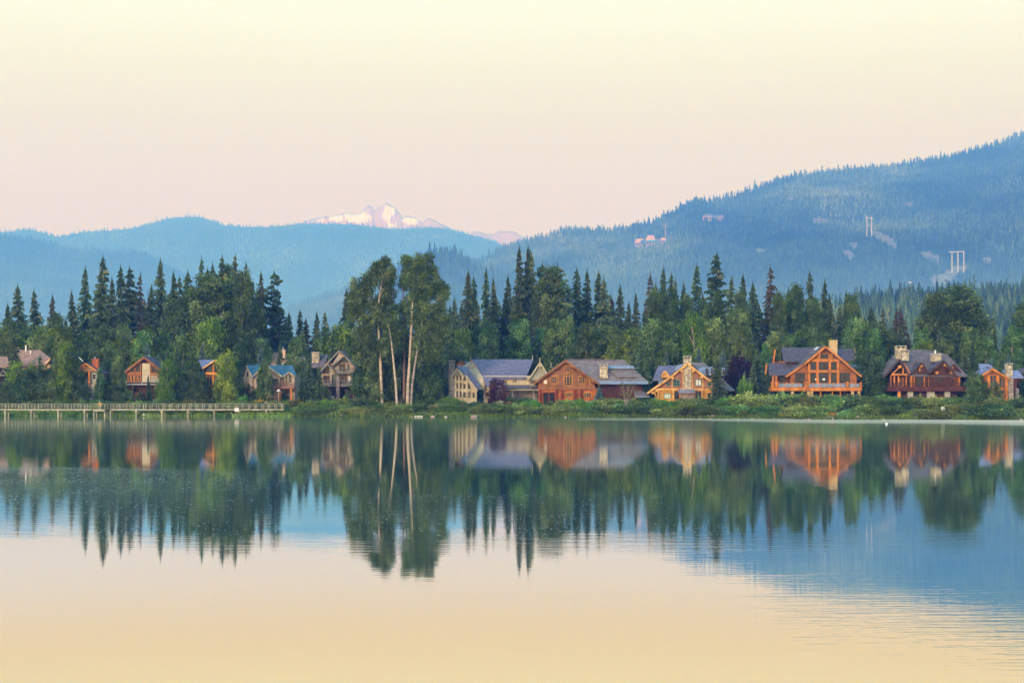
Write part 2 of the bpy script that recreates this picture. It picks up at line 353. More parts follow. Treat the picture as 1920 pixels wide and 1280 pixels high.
# snow mountain
def peak(name, prof, Y, snow, seed, relief):
    pxs = np.array([a for a, b in prof], float); pys = np.array([b for a, b in prof], float)
    a = np.linspace(pxs[0], pxs[-1], 320); tt = np.concatenate([np.linspace(0, 1, 60), 1+np.linspace(.03, .5, 8)])
    A, B = np.meshgrid(a, tt); top = H-(np.interp(A, pxs, pys)-HZ)*Y/F
    top = top+vnoise(A*.5, A*0, seed)*24
    tc_ = np.minimum(B, 1); Yv = Y-1400*(1-tc_)+(B-tc_)*1400
    rid = np.abs(vnoise(A*.08, B*3.0, seed+1))*320*np.sin(np.pi*tc_)+vnoise(A*.3, B*9.0, seed+5)*100*np.sin(np.pi*tc_)
    z = (top-10)*(tc_**1.15)+10-(B-tc_)*top*1.2+rid*relief
    V = np.stack([(A-960)*Yv/F, Yv, z], -1).reshape(-1, 3)
    mrows, n = A.shape; i = np.arange(n*mrows).reshape(mrows, n)
    T = np.stack([i[:-1, :-1], i[:-1, 1:], i[1:, 1:], i[1:, :-1]], -1).reshape(-1, 4)
    sn = np.zeros(A.shape)
    sy = HZ-(z-H)/Yv*F; sx = A
    for (cx, cy, rx, ry) in snow:
        sn = np.maximum(sn, 1.35-((sx-cx)/rx)**2-((sy-cy)/ry)**2)
    sn = np.clip(sn+vnoise(A*.35, sy*.35, seed+9)*1.0, 0, 1)
    m, t, b = mat(name+'_rock', .9, .1)
    at = N(t, 'ShaderNodeAttribute', attribute_name='tint'); r = ramp(t, [(.45, (.58, .36, .42)), (.55, (.97, .90, .78))]); t.links.new(at.outputs['Fac'], r.inputs[0]); t.links.new(r.outputs[0], b.inputs['Base Color'])
    o = mesh_np(name, V, T, m, tint=sn.ravel(), smooth=False); tag(o, kind='structure'); return o
peak('snow_mountain', [(540, 425), (575, 414), (600, 408), (620, 405), (640, 403), (650, 399), (668, 402), (678, 400), (682, 392), (688, 387), (694, 385), (699, 389), (703, 396), (709, 389), (717, 385), (722, 381), (725, 379), (731, 384),
    (737, 388), (745, 395), (752, 403), (757, 411), (762, 406), (769, 405), (780, 409), (792, 418), (798, 411), (804, 409), (815, 413), (830, 421), (850, 432), (900, 450)], 24200,
    [(632, 409, 16, 7), (672, 408, 25, 11), (655, 403, 12, 6), (726, 402, 9, 17), (735, 395, 5, 7), (770, 414, 17, 7), (735, 424, 10, 5), (600, 412, 8, 3)], 31, 1.0)
peak('distant_ridge', [(860, 450), (890, 433), (905, 437), (925, 439), (938, 433), (962, 434), (972, 439), (985, 447), (1010, 460)], 24900, [], 37, .6)
# ---------------- building materials
def striped(name, c1, c2, axis='Z', period=.3, rough=.8, bump=.03, noise_amt=.5, groove=.45, spec=.15, metal=0.0):
    """boards, logs, courses or standing seams: grooves every `period` metres plus grain"""
    m, t, b = mat(name, rough, spec); b.inputs['Metallic'].default_value = metal
    tcn = N(t, 'ShaderNodeTexCoord'); sp = N(t, 'ShaderNodeSeparateXYZ'); t.links.new(tcn.outputs['Object'], sp.inputs[0])
    mm = N(t, 'ShaderNodeMath', operation='MULTIPLY'); mm.inputs[1].default_value = 1/period; t.links.new(sp.outputs['XYZ'.index(axis)], mm.inputs[0])
    fr = N(t, 'ShaderNodeMath', operation='PINGPONG'); fr.inputs[1].default_value = .5; t.links.new(mm.outputs[0], fr.inputs[0])
    n = N(t, 'ShaderNodeTexNoise'); n.inputs['Scale'].default_value = 2.2; n.inputs['Detail'].default_value = 6; n.inputs['Roughness'].default_value = .7
    mp = N(t, 'ShaderNodeMapping'); mp.inputs['Scale'].default_value = (1, 1, 4) if axis == 'Z' else (4, 1, 1)
    t.links.new(tcn.outputs['Object'], mp.inputs[0]); t.links.new(mp.outputs[0], n.inputs['Vector'])
    r = ramp(t, [(.5-.5*noise_amt+.1, c1), (.5+.3*noise_amt, c2)]); t.links.new(n.outputs[0], r.inputs[0])
    gr = N(t, 'ShaderNodeMapRange'); gr.inputs[1].default_value = 0; gr.inputs[2].default_value = .16; gr.inputs[3].default_value = groove; gr.inputs[4].default_value = 1
    t.links.new(fr.outputs[0], gr.inputs[0])
    n2 = N(t, 'ShaderNodeTexNoise'); n2.inputs['Scale'].default_value = .55; n2.inputs['Detail'].default_value = 5; n2.inputs['Roughness'].default_value = .7; t.links.new(tcn.outputs['Object'], n2.inputs['Vector'])
    w2 = N(t, 'ShaderNodeMapRange'); w2.inputs[1].default_value = .35; w2.inputs[2].default_value = .62; w2.inputs[3].default_value = .48; w2.inputs[4].default_value = 1.08; t.links.new(n2.outputs[0], w2.inputs[0])
    wm = N(t, 'ShaderNodeMath', operation='MULTIPLY'); t.links.new(gr.outputs[0], wm.inputs[0]); t.links.new(w2.outputs[0], wm.inputs[1])
    vm = N(t, 'ShaderNodeVectorMath', operation='SCALE'); t.links.new(r.outputs[0], vm.inputs[0]); t.links.new(wm.outputs[0], vm.inputs[3])
    t.links.new(vm.outputs[0], b.inputs['Base Color'])
    bp = N(t, 'ShaderNodeBump'); bp.inputs['Distance'].default_value = bump; t.links.new(gr.outputs[0], bp.inputs['Height']); t.links.new(bp.outputs[0], b.inputs['Normal'])
    return m
def shingle(name, c1, c2, c3):
    m, t, b = mat(name, .85, .15)
    tcn = N(t, 'ShaderNodeTexCoord'); mp = N(t, 'ShaderNodeMapping'); mp.inputs['Rotation'].default_value = (R(90), 0, 0)
    br = N(t, 'ShaderNodeTexBrick'); br.inputs['Scale'].default_value = 1.0; br.inputs['Brick Width'].default_value = .45; br.inputs['Row Height'].default_value = .24
    br.inputs['Mortar Size'].default_value = .025; br.inputs['Color1'].default_value = (*c1, 1); br.inputs['Color2'].default_value = (*c2, 1); br.inputs['Mortar'].default_value = (*[v*.45 for v in c1], 1)
    t.links.new(tcn.outputs['Object'], mp.inputs[0]); t.links.new(mp.outputs[0], br.inputs['Vector'])
    n = N(t, 'ShaderNodeTexNoise'); n.inputs['Scale'].default_value = .9; n.inputs['Detail'].default_value = 8; n.inputs['Roughness'].default_value = .75; t.links.new(tcn.outputs['Object'], n.inputs['Vector'])
    r = ramp(t, [(.38, (.72, .72, .72)), (.55, (1, 1, 1)), (.68, tuple(v/max(c2[i], .01) if v/max(c2[i], .01) < 1.9 else 1.9 for i, v in enumerate(c3)))]); t.links.new(n.outputs[0], r.inputs[0])
    mx = N(t, 'ShaderNodeMix', data_type='RGBA', blend_type='MULTIPLY'); mx.inputs[0].default_value = 1; t.links.new(br.outputs[0], mx.inputs[6]); t.links.new(r.outputs[0], mx.inputs[7])
    t.links.new(mx.outputs[2], b.inputs['Base Color'])
    bp = N(t, 'ShaderNodeBump'); bp.inputs['Distance'].default_value = .04; t.links.new(br.outputs['Fac'], bp.inputs['Height']); bp.invert = True; t.links.new(bp.outputs[0], b.inputs['Normal'])
    return m
def stone(name, cols, size=.45, mortar=(.30, .27, .22)):
    m, t, b = mat(name, .9, .1)
    tcn = N(t, 'ShaderNodeTexCoord'); vo = N(t, 'ShaderNodeTexVoronoi'); vo.inputs['Scale'].default_value = 1/size; t.links.new(tcn.outputs['Object'], vo.inputs['Vector'])
    sp = N(t, 'ShaderNodeSeparateColor'); t.links.new(vo.outputs['Color'], sp.inputs[0])
    r = ramp(t, [(i/(len(cols)), c) for i, c in enumerate(cols)], 'CONSTANT'); t.links.new(sp.outputs[0], r.inputs[0])
    v2 = N(t, 'ShaderNodeTexVoronoi', feature='DISTANCE_TO_EDGE'); v2.inputs['Scale'].default_value = 1/size; t.links.new(tcn.outputs['Object'], v2.inputs['Vector'])
    mr = N(t, 'ShaderNodeMapRange'); mr.inputs[1].default_value = .02; mr.inputs[2].default_value = .09; t.links.new(v2.outputs['Distance'], mr.inputs[0])
    mx = N(t, 'ShaderNodeMix', data_type='RGBA'); t.links.new(mr.outputs[0], mx.inputs[0]); mx.inputs[6].default_value = (*mortar, 1); t.links.new(r.outputs[0], mx.inputs[7])
    t.links.new(mx.outputs[2], b.inputs['Base Color'])
    bp = N(t, 'ShaderNodeBump'); bp.inputs['Distance'].default_value = .05; t.links.new(mr.outputs[0], bp.inputs['Height']); t.links.new(bp.outputs[0], b.inputs['Normal'])
    return m
def glass():
    m, t, b = mat('window_glass', .06, .35)
    tcn = N(t, 'ShaderNodeTexCoord'); n = N(t, 'ShaderNodeTexNoise'); n.inputs['Scale'].default_value = .8; t.links.new(tcn.outputs['Object'], n.inputs['Vector'])
    r = ramp(t, [(.4, (.012, .018, .026)), (.65, (.028, .038, .046))]); t.links.new(n.outputs[0], r.inputs[0]); t.links.new(r.outputs[0], b.inputs['Base Color']); return m
G = glass()
G_CURT = mk_noise_mat('curtained_glass', (.60, .58, .50), (.78, .76, .68), 2.0, rough=.3, spec=.5)
W_RED = striped('red_stained_boards', (.24, .095, .036), (.42, .175, .065), 'Z', .22, bump=.02)
W_REDLOG = striped('red_stained_logs', (.46, .12, .03), (.70, .21, .05), 'Z', .42, bump=.10, groove=.15)
W_LOGEND = striped('dark_log_ends', (.16, .03, .015), (.34, .08, .03), 'Z', .42, bump=.10, groove=.2)
W_ORTRIM = striped('orange_trim', (.72, .26, .05), (.85, .36, .08), 'Z', .9, noise_amt=.8, groove=.9)
W_ORANGE = striped('orange_cedar', (.32, .11, .035), (.50, .19, .06), 'Z', .3, bump=.02, groove=.5)
W_ORBEAM = striped('orange_beams', (.58, .19, .04), (.76, .28, .06), 'Z', 1.3, groove=.9)
W_YEL = striped('honey_timber', (.74, .36, .08), (.90, .50, .15), 'Z', 1.1, groove=.9)
W_YELLOG = striped('honey_logs', (.70, .32, .06), (.88, .46, .11), 'Z', .40, bump=.10, groove=.4)
W_CEDAR = striped('brown_cedar_panel', (.30, .13, .075), (.46, .22, .13), 'X', .2, groove=.75)
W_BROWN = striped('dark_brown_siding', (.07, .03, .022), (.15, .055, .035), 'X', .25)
W_MAROON = striped('maroon_deck_boards', (.10, .03, .025), (.17, .055, .04), 'Z', .3)
W_GREYT = striped('grey_timber', (.22, .20, .17), (.34, .31, .26), 'Z', 1.0, groove=.9)
W_CREAMT = striped('cream_timber', (.50, .42, .28), (.66, .56, .38), 'Z', 1.0, groove=.9)
W_DARKT = striped('dark_brown_trim', (.06, .035, .03), (.12, .06, .045), 'Z', 1.0, groove=.9)
W_PIER = striped('weathered_plank', (.27, .25, .17), (.44, .41, .29), 'X', 2.4, groove=.8, noise_amt=.9)
STUC = mk_noise_mat('cream_stucco', (.46, .38, .25), (.60, .50, .34), .8)
STUCP = mk_noise_mat('peach_stucco', (.60, .36, .22), (.74, .46, .29), .8)
STUCG = mk_noise_mat('grey_green_stucco', (.26, .25, .18), (.38, .36, .27), .8)
BRICK = striped('orange_brick', (.55, .14, .05), (.72, .22, .08), 'Z', .12, groove=.7)
R_MAUVE = shingle('mauve_grey_shingles', (.20, .18, .26), (.27, .24, .33), (.38, .34, .42))
R_TAUPE = shingle('taupe_shingles', (.24, .19, .18), (.34, .27, .25), (.46, .37, .33))
R_PLUM = shingle('plum_grey_shingles', (.12, .095, .12), (.18, .145, .17), (.26, .20, .23))
R_BROWN = shingle('brown_shingles', (.17, .13, .13), (.25, .19, .185), (.36, .28, .27))
R_SAND = shingle('sandy_tiles', (.42, .23, .16), (.52, .30, .21), (.62, .38, .28))
R_TEAL = striped('teal_metal_roof', (.035, .11, .16), (.06, .16, .22), 'X', .5, rough=.45, spec=.5, groove=.55, bump=.05)
R_VIOLET = striped('violet_metal_roof', (.20, .18, .32), (.30, .27, .42), 'X', .5, rough=.4, spec=.5, groove=.6, bump=.05)
R_STEEL = striped('grey_seam_metal', (.24, .24, .29), (.36, .35, .40), 'X', .55, rough=.45, spec=.5, groove=.4, bump=.06)
R_BLUEGREY = mk_noise_mat('blue_grey_flashing', (.16, .20, .28), (.26, .30, .38), 1.0, rough=.5, spec=.4)
STUCB = mk_noise_mat('beige_stucco', (.34, .27, .20), (.50, .40, .30), .8)
S_BEIGE = stone('beige_fieldstone', [(.62, .48, .28), (.42, .34, .24), (.74, .62, .42), (.34, .26, .18), (.55, .46, .34)])
S_GOLD = stone('golden_ashlar', [(.70, .48, .22), (.60, .40, .18), (.76, .56, .30)], .35, (.45, .32, .18))
S_GREY = stone('grey_fieldstone', [(.22, .20, .17), (.32, .27, .23), (.16, .15, .14), (.28, .25, .24)], .4, (.16, .15, .13))
S_PINK = stone('pinkish_fieldstone', [(.45, .32, .27), (.30, .22, .20), (.52, .42, .34), (.24, .20, .19)], .4, (.22, .18, .15))
M_WHITE = mk_noise_mat('white_paint', (.70, .68, .62), (.82, .80, .74), 1.5, rough=.5)
M_DARKV = mk_noise_mat('shade_and_black', (.012, .012, .014), (.03, .026, .024), 1.0)  # near black; at the two porches it paints in their shade
M_CONC = mk_noise_mat('pale_concrete', (.34, .32, .29), (.48, .45, .41), 1.2)
M_METAL = mk_noise_mat('dark_metal', (.05, .05, .055), (.10, .10, .11), 2, rough=.5, spec=.5)

# ---------------- building kit: all helpers add world-space shapes to a bmesh
def quadf(bm, vs):
    return bm.faces.new([bm.verts.new(v) for v in vs])
def bx(bm, x0, x1, y0, y1, z0, z1):
    v = [bm.verts.new((x, y, z)) for z in (z0, z1) for y in (y0, y1) for x in (x0, x1)]
    for f in ((0, 2, 3, 1), (4, 5, 7, 6), (0, 1, 5, 4), (2, 6, 7, 3), (0, 4, 6, 2), (1, 3, 7, 5)): bm.faces.new([v[i] for i in f])
def slab(bm, pts, t):
    """polygon of 3-D points given thickness t downward"""
    a = [bm.verts.new(p) for p in pts]; b = [bm.verts.new((p[0], p[1], p[2]-t)) for p in pts]; n = len(pts)
    bm.faces.new(a); bm.faces.new(b[::-1])
    for i in range(n): bm.faces.new([a[i], b[i], b[(i+1) % n], a[(i+1) % n]])
def prism(bm, pts, y0, y1):
    """x-z polygon extruded in depth"""
    a = [bm.verts.new((p[0], y0, p[1])) for p in pts]; b = [bm.verts.new((p[0], y1, p[1])) for p in pts]; n = len(pts)
    bm.faces.new(a); bm.faces.new(b[::-1])
    for i in range(n): bm.faces.new([a[i], b[i], b[(i+1) % n], a[(i+1) % n]])
def beam(bm, p, q, w, d=None):
    """square timber from p to q"""
    p, q = Vector(p), Vector(q); dv = (q-p).normalized(); d = d or w
    s = dv.cross(Vector((0, 1, 0))); s = s.normalized() if s.length > .05 else Vector((1, 0, 0)); u = s.cross(dv).normalized()
    vs = []
    for e in (p, q):
        for a, b in ((-1, -1), (1, -1), (1, 1), (-1, 1)): vs.append(bm.verts.new(e+s*a*w/2+u*b*d/2))
    for f in ((0, 1, 2, 3), (7, 6, 5, 4), (0, 4, 5, 1), (1, 5, 6, 2), (2, 6, 7, 3), (3, 7, 4, 0)): bm.faces.new([vs[i] for i in f])
def tube(bm, p, q, r0, r1=None, n=10):
    p, q = Vector(p), Vector(q); r1 = r0 if r1 is None else r1; dv = (q-p).normalized()
    s = dv.orthogonal().normalized(); u = dv.cross(s)
    A = [bm.verts.new(p+(s*math.cos(6.2832*k/n)+u*math.sin(6.2832*k/n))*r0) for k in range(n)]
    B = [bm.verts.new(q+(s*math.cos(6.2832*k/n)+u*math.sin(6.2832*k/n))*r1) for k in range(n)]
    for k in range(n): bm.faces.new([A[k], A[(k+1) % n], B[(k+1) % n], B[k]])
    bm.faces.new(A[::-1]); bm.faces.new(B)
def finish(name, bm, m, parent=None, origin=None, label=None):
    bmesh.ops.recalc_face_normals(bm, faces=bm.faces)
    me = bpy.data.meshes.new(name)
    if origin is not None: bmesh.ops.translate(bm, verts=bm.verts, vec=-Vector(origin))
    bm.to_mesh(me); bm.free(); me.materials.append(m)
    o = bpy.data.objects.new(name, me); COL.objects.link(o)
    if parent is not None: o.parent = parent
    elif origin is not None: o.location = origin
    if label: o['label'] = label
    return o
class House:
    def __init__(s, name, label, px, pyb, Y, cat='house', group=None):
        s.Y = Y; s.o = P(px, pyb, Y); s.o.z = float(ground_z(s.o.x, Y))
        s.root = empty(name, s.o, label, cat, group); s.zb = s.o.z
    def X(s, px, Y=None): return PX(px, Y or s.Y)
    def Z(s, py, Y=None): return PZ(py, Y or s.Y)
    def part(s, name, bm, m, parent=None, label=None):
        return finish(name, bm, m, parent or s.root, s.o, label)
    # wall: polygon in photo pixels at the facade, extruded back
    def wall(s, pts, depth, m, dy=0.0, name='wall'):
        bm = bmesh.new(); prism(bm, [(s.X(a), s.Z(b) if b < 738 else min(s.Z(b), s.zb-.3)) for a, b in pts], s.Y+dy, s.Y+dy+depth); return s.part(name, bm, m)
    def roof(s, polys, m, t=.3, name='roof', parent=None):
        """polys: lists of (px, py, dy) corner points"""
        bm = bmesh.new()
        for q in polys: slab(bm, [P(a, b, s.Y+d) for a, b, d in q], t)
        return s.part(name, bm, m, parent)
    def gable(s, apex, le, re, over, depth, rm, bmat, wm=None, base=None, inset=5, t=.3, bw=.45, left=True, right=True, wdepth=None, brackets=0, brm=None, dy=0):
        """gable facing the lake: apex/le/re in px at the barge plane; over = overhang in metres in front of the wall"""
        Yf = s.Y+dy-over
        A = P(*apex, Yf); L = P(*le, Yf); Rr = P(*re, Yf); back = Vector((0, depth+over, 0))
        bm = bmesh.new()
        if left: slab(bm, [L, A, A+back, L+back], t)
        if right: slab(bm, [A, Rr, Rr+back, A+back], t)
        roof = s.part('roof', bm, rm)
        bm = bmesh.new(); o = Vector((0, -.06, -t*.5-bw*.25))
        ends = ([L] if left else [])+([Rr] if right else [])
        for e in ends: beam(bm, A+o+Vector((0, 0, .05)), e+o, bw, .14)
        s.part('bargeboard', bm, bmat, roof)
        if brackets:
            for e in ends:
                for k in range(brackets):
                    f = (k+.75)/(brackets+.35); q = A.lerp(e, f); bm = bmesh.new()
                    c = q+Vector((0, .02, -t-.45)); tube(bm, c-Vector((0, .18, 0)), c+Vector((0, over, 0)), .34, n=12); s.part('log_bracket', bm, brm or bmat)
        if wm:
            s_ = (s.Y+dy)/Yf; z0 = s.Z(base, s.Y) if base else s.zb-.3
            ax, az = A.x, A.z-t-.1
            def onl(e, ins):
                x = e.x+ins*(1 if e.x < ax else -1); f = (x-e.x)/(ax-e.x); return x, e.z+(A.z-e.z)*f-t-.1
            lx, lz = onl(L, inset*s.Y/F); rx, rz = onl(Rr, inset*s.Y/F)
            bm = bmesh.new(); prism(bm, [(lx, z0), (rx, z0), (rx, rz), (ax, az), (lx, lz)], s.Y+dy, s.Y+dy+(wdepth or depth-.3)); s.part('wall', bm, wm)
        return roof
    def box(s, name, px0, px1, py0, py1, y0, y1, m, parent=None):
        bm = bmesh.new(); bx(bm, s.X(px0), s.X(px1), s.Y+y0, s.Y+y1, s.Z(py1) if py1 < 742 or name == 'steps' else min(s.Z(py1), s.zb-.3), s.Z(py0)); return s.part(name, bm, m, parent)
    def window(s, px0, px1, py0, py1, cols=2, rows=1, fm=None, g=None, y=0.0, fw=.14, name='window', top=None):
        """frame standing proud of the wall with a recessed pane; top = (pl, pr) raised corner heights px for a raked head"""
        x0, x1, z0, z1 = s.X(px0), s.X(px1), s.Z(py1), s.Z(py0); Yw = s.Y+y; fm = fm or W_ORTRIM
        zl = s.Z(top[0]) if top else z1; zr = s.Z(top[1]) if top else z1
        bm = bmesh.new(); f = Yw-.10
        def bar(a, b, w=fw): beam(bm, (a[0], f, a[1]), (b[0], f, b[1]), w, .16)
        h = fw/2
        bar((x0, z0+h), (x1, z0+h)); bar((x0+h, z0+.001), (x0+h, zl)); bar((x1-h, z0+.001), (x1-h, zr)); bar((x0, zl-h), (x1, zr-h))
        for c in range(1, cols):
            xc = x0+(x1-x0)*c/cols; bar((xc, z0), (xc, zl+(zr-zl)*c/cols-.02), fw*.62)
        for r in range(1, rows):
            zc = z0+(min(zl, zr)-z0)*r/rows; bar((x0, zc), (x1, zc), fw*.5)
        w = s.part(name, bm, fm)
        bm = bmesh.new(); prism(bm, [(x0+h, z0+h), (x1-h, z0+h), (x1-h, zr-h), (x0+h, zl-h)], Yw-.05, Yw+.12); s.part('pane', bm, g or G, w)
        return w
    def door(s, *a, **k): return s.window(*a, name='door', **k)
    def chimney(s, px0, px1, py0, py1, dy, m, dep=1.4, cap=True, flues=0, capm=None):
        Yc = s.Y+dy; x0, x1, z0, z1 = PX(px0, Yc), PX(px1, Yc), PZ(py1, Yc), PZ(py0, Yc)
        bm = bmesh.new(); bx(bm, x0, x1, Yc, Yc+dep, z0, z1-(.55 if flues else .12)); c = s.part('chimney', bm, m)
        if flues:
            bm = bmesh.new(); w = x1-x0; n = flues
            for k in range(n+1):
                xa = x0+(w-.22)*k/n; bx(bm, xa, xa+.22, Yc+.03, Yc+dep-.03, z1-.55, z1-.12)
            s.part('flue_opening', bm, m, c)
        if cap:
            bm = bmesh.new(); bx(bm, x0-.12, x1+.12, Yc-.12, Yc+dep+.12, z1-.12, z1+.05); s.part('chimney_cap', bm, capm or M_CONC, c)
        return c
    def pipe(s, px, py0, py1, dy, r=.14, m=None):
        bm = bmesh.new(); a = P(px, py1, s.Y+dy); b = P(px, py0, s.Y+dy); tube(bm, a, b, r); tube(bm, b, b+Vector((0, 0, .12)), r*1.6); s.part('vent_pipe', bm, m or M_WHITE)
    def post(s, px, py0, py1, y, w, m, rnd=False, name='post'):
        bm = bmesh.new(); zl = s.Z(py1) if py1 < 738 else min(s.Z(py1), s.zb-.3)
        if rnd: tube(bm, (s.X(px), s.Y+y, zl), (s.X(px), s.Y+y, s.Z(py0)), w/2, n=12)
        else: bx(bm, s.X(px)-w/2, s.X(px)+w/2, s.Y+y-w/2, s.Y+y+w/2, zl, s.Z(py0))
        return s.part(name, bm, m)
    def beamp(s, a, b, y, w, m, name='beam', d=None):
        bm = bmesh.new(); beam(bm, (s.X(a[0]), s.Y+y, s.Z(a[1])), (s.X(b[0]), s.Y+y, s.Z(b[1])), w, d); return s.part(name, bm, m)
    def deck(s, px0, px1, pyr, pyd, pyb, out, m, posts=8, mesh='glass', rm=None):
        """deck slab from the wall out to `out` metres; railing top at pyr, floor at pyd, fascia bottom at pyb"""
        x0, x1 = s.X(px0), s.X(px1); Yf = s.Y-out; zd, zbm, zr = s.Z(pyd), s.Z(pyb), s.Z(pyr)
        bm = bmesh.new(); bx(bm, x0, x1, Yf, s.Y, zbm, zd); d = s.part('deck', bm, m)
        bm = bmesh.new(); bx(bm, x0, x1, Yf, Yf+.12, zr-.08, zr)
        for k in range(posts+1):
            xx = x0+.08+(x1-x0-.16)*k/posts; bx(bm, xx-.08, xx+.08, Yf-.03, Yf+.13, zd+.002, zr+.05)
        if mesh == 'bars':
            n = int((x1-x0)/.3)
            for k in range(n): bx(bm, x0+k*.3+.1, x0+k*.3+.16, Yf+.03, Yf+.08, zd+.01, zr-.08)
            bx(bm, x0, x1, Yf+.02, Yf+.09, zd+.08, zd+.14)
        if mesh == 'solid': bx(bm, x0, x1, Yf+.03, Yf+.08, zd+.15, zr-.1)
        r = s.part('railing', bm, rm or m, d)
        return d

def building_log_red():
    h = House('log_house', 'red stained log house with orange window frames and a long taupe roof beside it', 1060, 750, 404); s = h
    # right-hand wing with hipped taupe roof
    s.box('wing_wall', 1108, 1207, 716, 748, 4.5, 14, W_BROWN)
    s.roof([[(1062, 673.6, 10), (1170, 674.4, 10), (1216, 716, 2.5), (1113, 716, 2.5)], [(1170, 674.4, 10), (1185, 700, 20), (1216, 716, 2.5)], [(1062, 673.6, 10.1), (1170, 674.4, 10.1), (1180, 695, 20), (1062, 695, 20)]], R_TAUPE, .25)
    s.beamp((1064, 672.8), (1158, 673.4), 9.8, .3, R_BROWN, 'ridge_cap')
    for a, b, c, y in ((1122, 1216, 717.5, 2.1), (1139, 1190, 688.5, 6.0), (1189, 1218, 742.5, 1.2)):
        x = bmesh.new(); slab(x, [P(a, c-3.0, s.Y+y+.5), P(b-3, c-3.0, s.Y+y+.5), P(b, c+1.2, s.Y+y-.4), P(a+2, c+1.2, s.Y+y-.4)], .18); s.part('metal_eave', x, R_BLUEGREY)
    s.roof([[(1139, 692, 6.4), (1185, 692.5, 6.4), (1196, 705, 3.4), (1158, 706, 3.4)]], R_TAUPE, .25, 'dormer_roof')
    s.box('dormer_wall', 1157, 1190, 705, 714, 4.2, 6, W_RED)
    s.window(1160, 1170, 706.5, 713, 3, 1, W_RED, y=4.2); s.window(1173, 1185, 706.5, 713, 3, 1, W_RED, y=4.2)
    s.roof([[(1188, 729, 5), (1200, 730, 5), (1219, 741, 1), (1190, 741, 1)]], R_TAUPE, .2, 'porch_roof')
    s.chimney(1124.7, 1139.5, 682.7, 709, 3.2, S_BEIGE, 1.8, flues=2)
    # main gable
    s.gable((1060.4, 674.6), (1000, 717.8), (1125, 719.4), 1.1, 13, R_TAUPE, W_RED, W_RED, None, 9, t=.35, bw=.5, brackets=3, brm=W_LOGEND)
    s.box('log_storey', 1009.6, 1118.8, 729.5, 749, -.28, 8, W_REDLOG)
    s.beamp((1007, 729), (1121, 729), -.42, .45, W_RED)
    for px in (1014, 1043.5, 1054, 1079, 1090): s.post(px, 730, 749, -.55, .62, W_LOGEND, name='log_end_stack')
    s.window(1057.5, 1073, 686.3, 696.5, 3, 2); s.window(1056.8, 1073.3, 699.3, 724.2, 3, 1, fw=.2)
    s.beamp((1057, 705), (1073, 705), -.13, .16, W_ORTRIM, 'transom')
    s.window(1057, 1067, 680.5, 684.5, 1, 1, W_RED, top=(683, 680.5)); 
    for a, b in ((1031, 1047), (1083.6, 1099.5)): s.window(a, b, 704.4, 719.8, 4, 1, fw=.18)
    s.window(1019, 1026.6, 711.5, 720, 1, 1, g=G_CURT); s.window(1104.3, 1111.8, 711.5, 720, 2, 2)
    s.window(1059, 1075, 734.5, 745.2, 4, 1, y=-.3, fw=.2); s.window(1094, 1109, 734.5, 746, 3, 1, y=-.3, fw=.2)
    s.box('porch_shade_panel', 1019, 1040, 736.5, 749, -.36, -.2, M_DARKV)  # flat near-black panel on the logs, painting the shade of the porch opening
    s.beamp((1016, 733.5), (1043, 733.5), -.5, .5, W_REDLOG); s.post(1029, 736, 749, -.5, .3, W_LOGEND)
    s.box('steps', 1055, 1074, 747.5, 752.5, -1.8, -.3, W_REDLOG)
building_log_red()

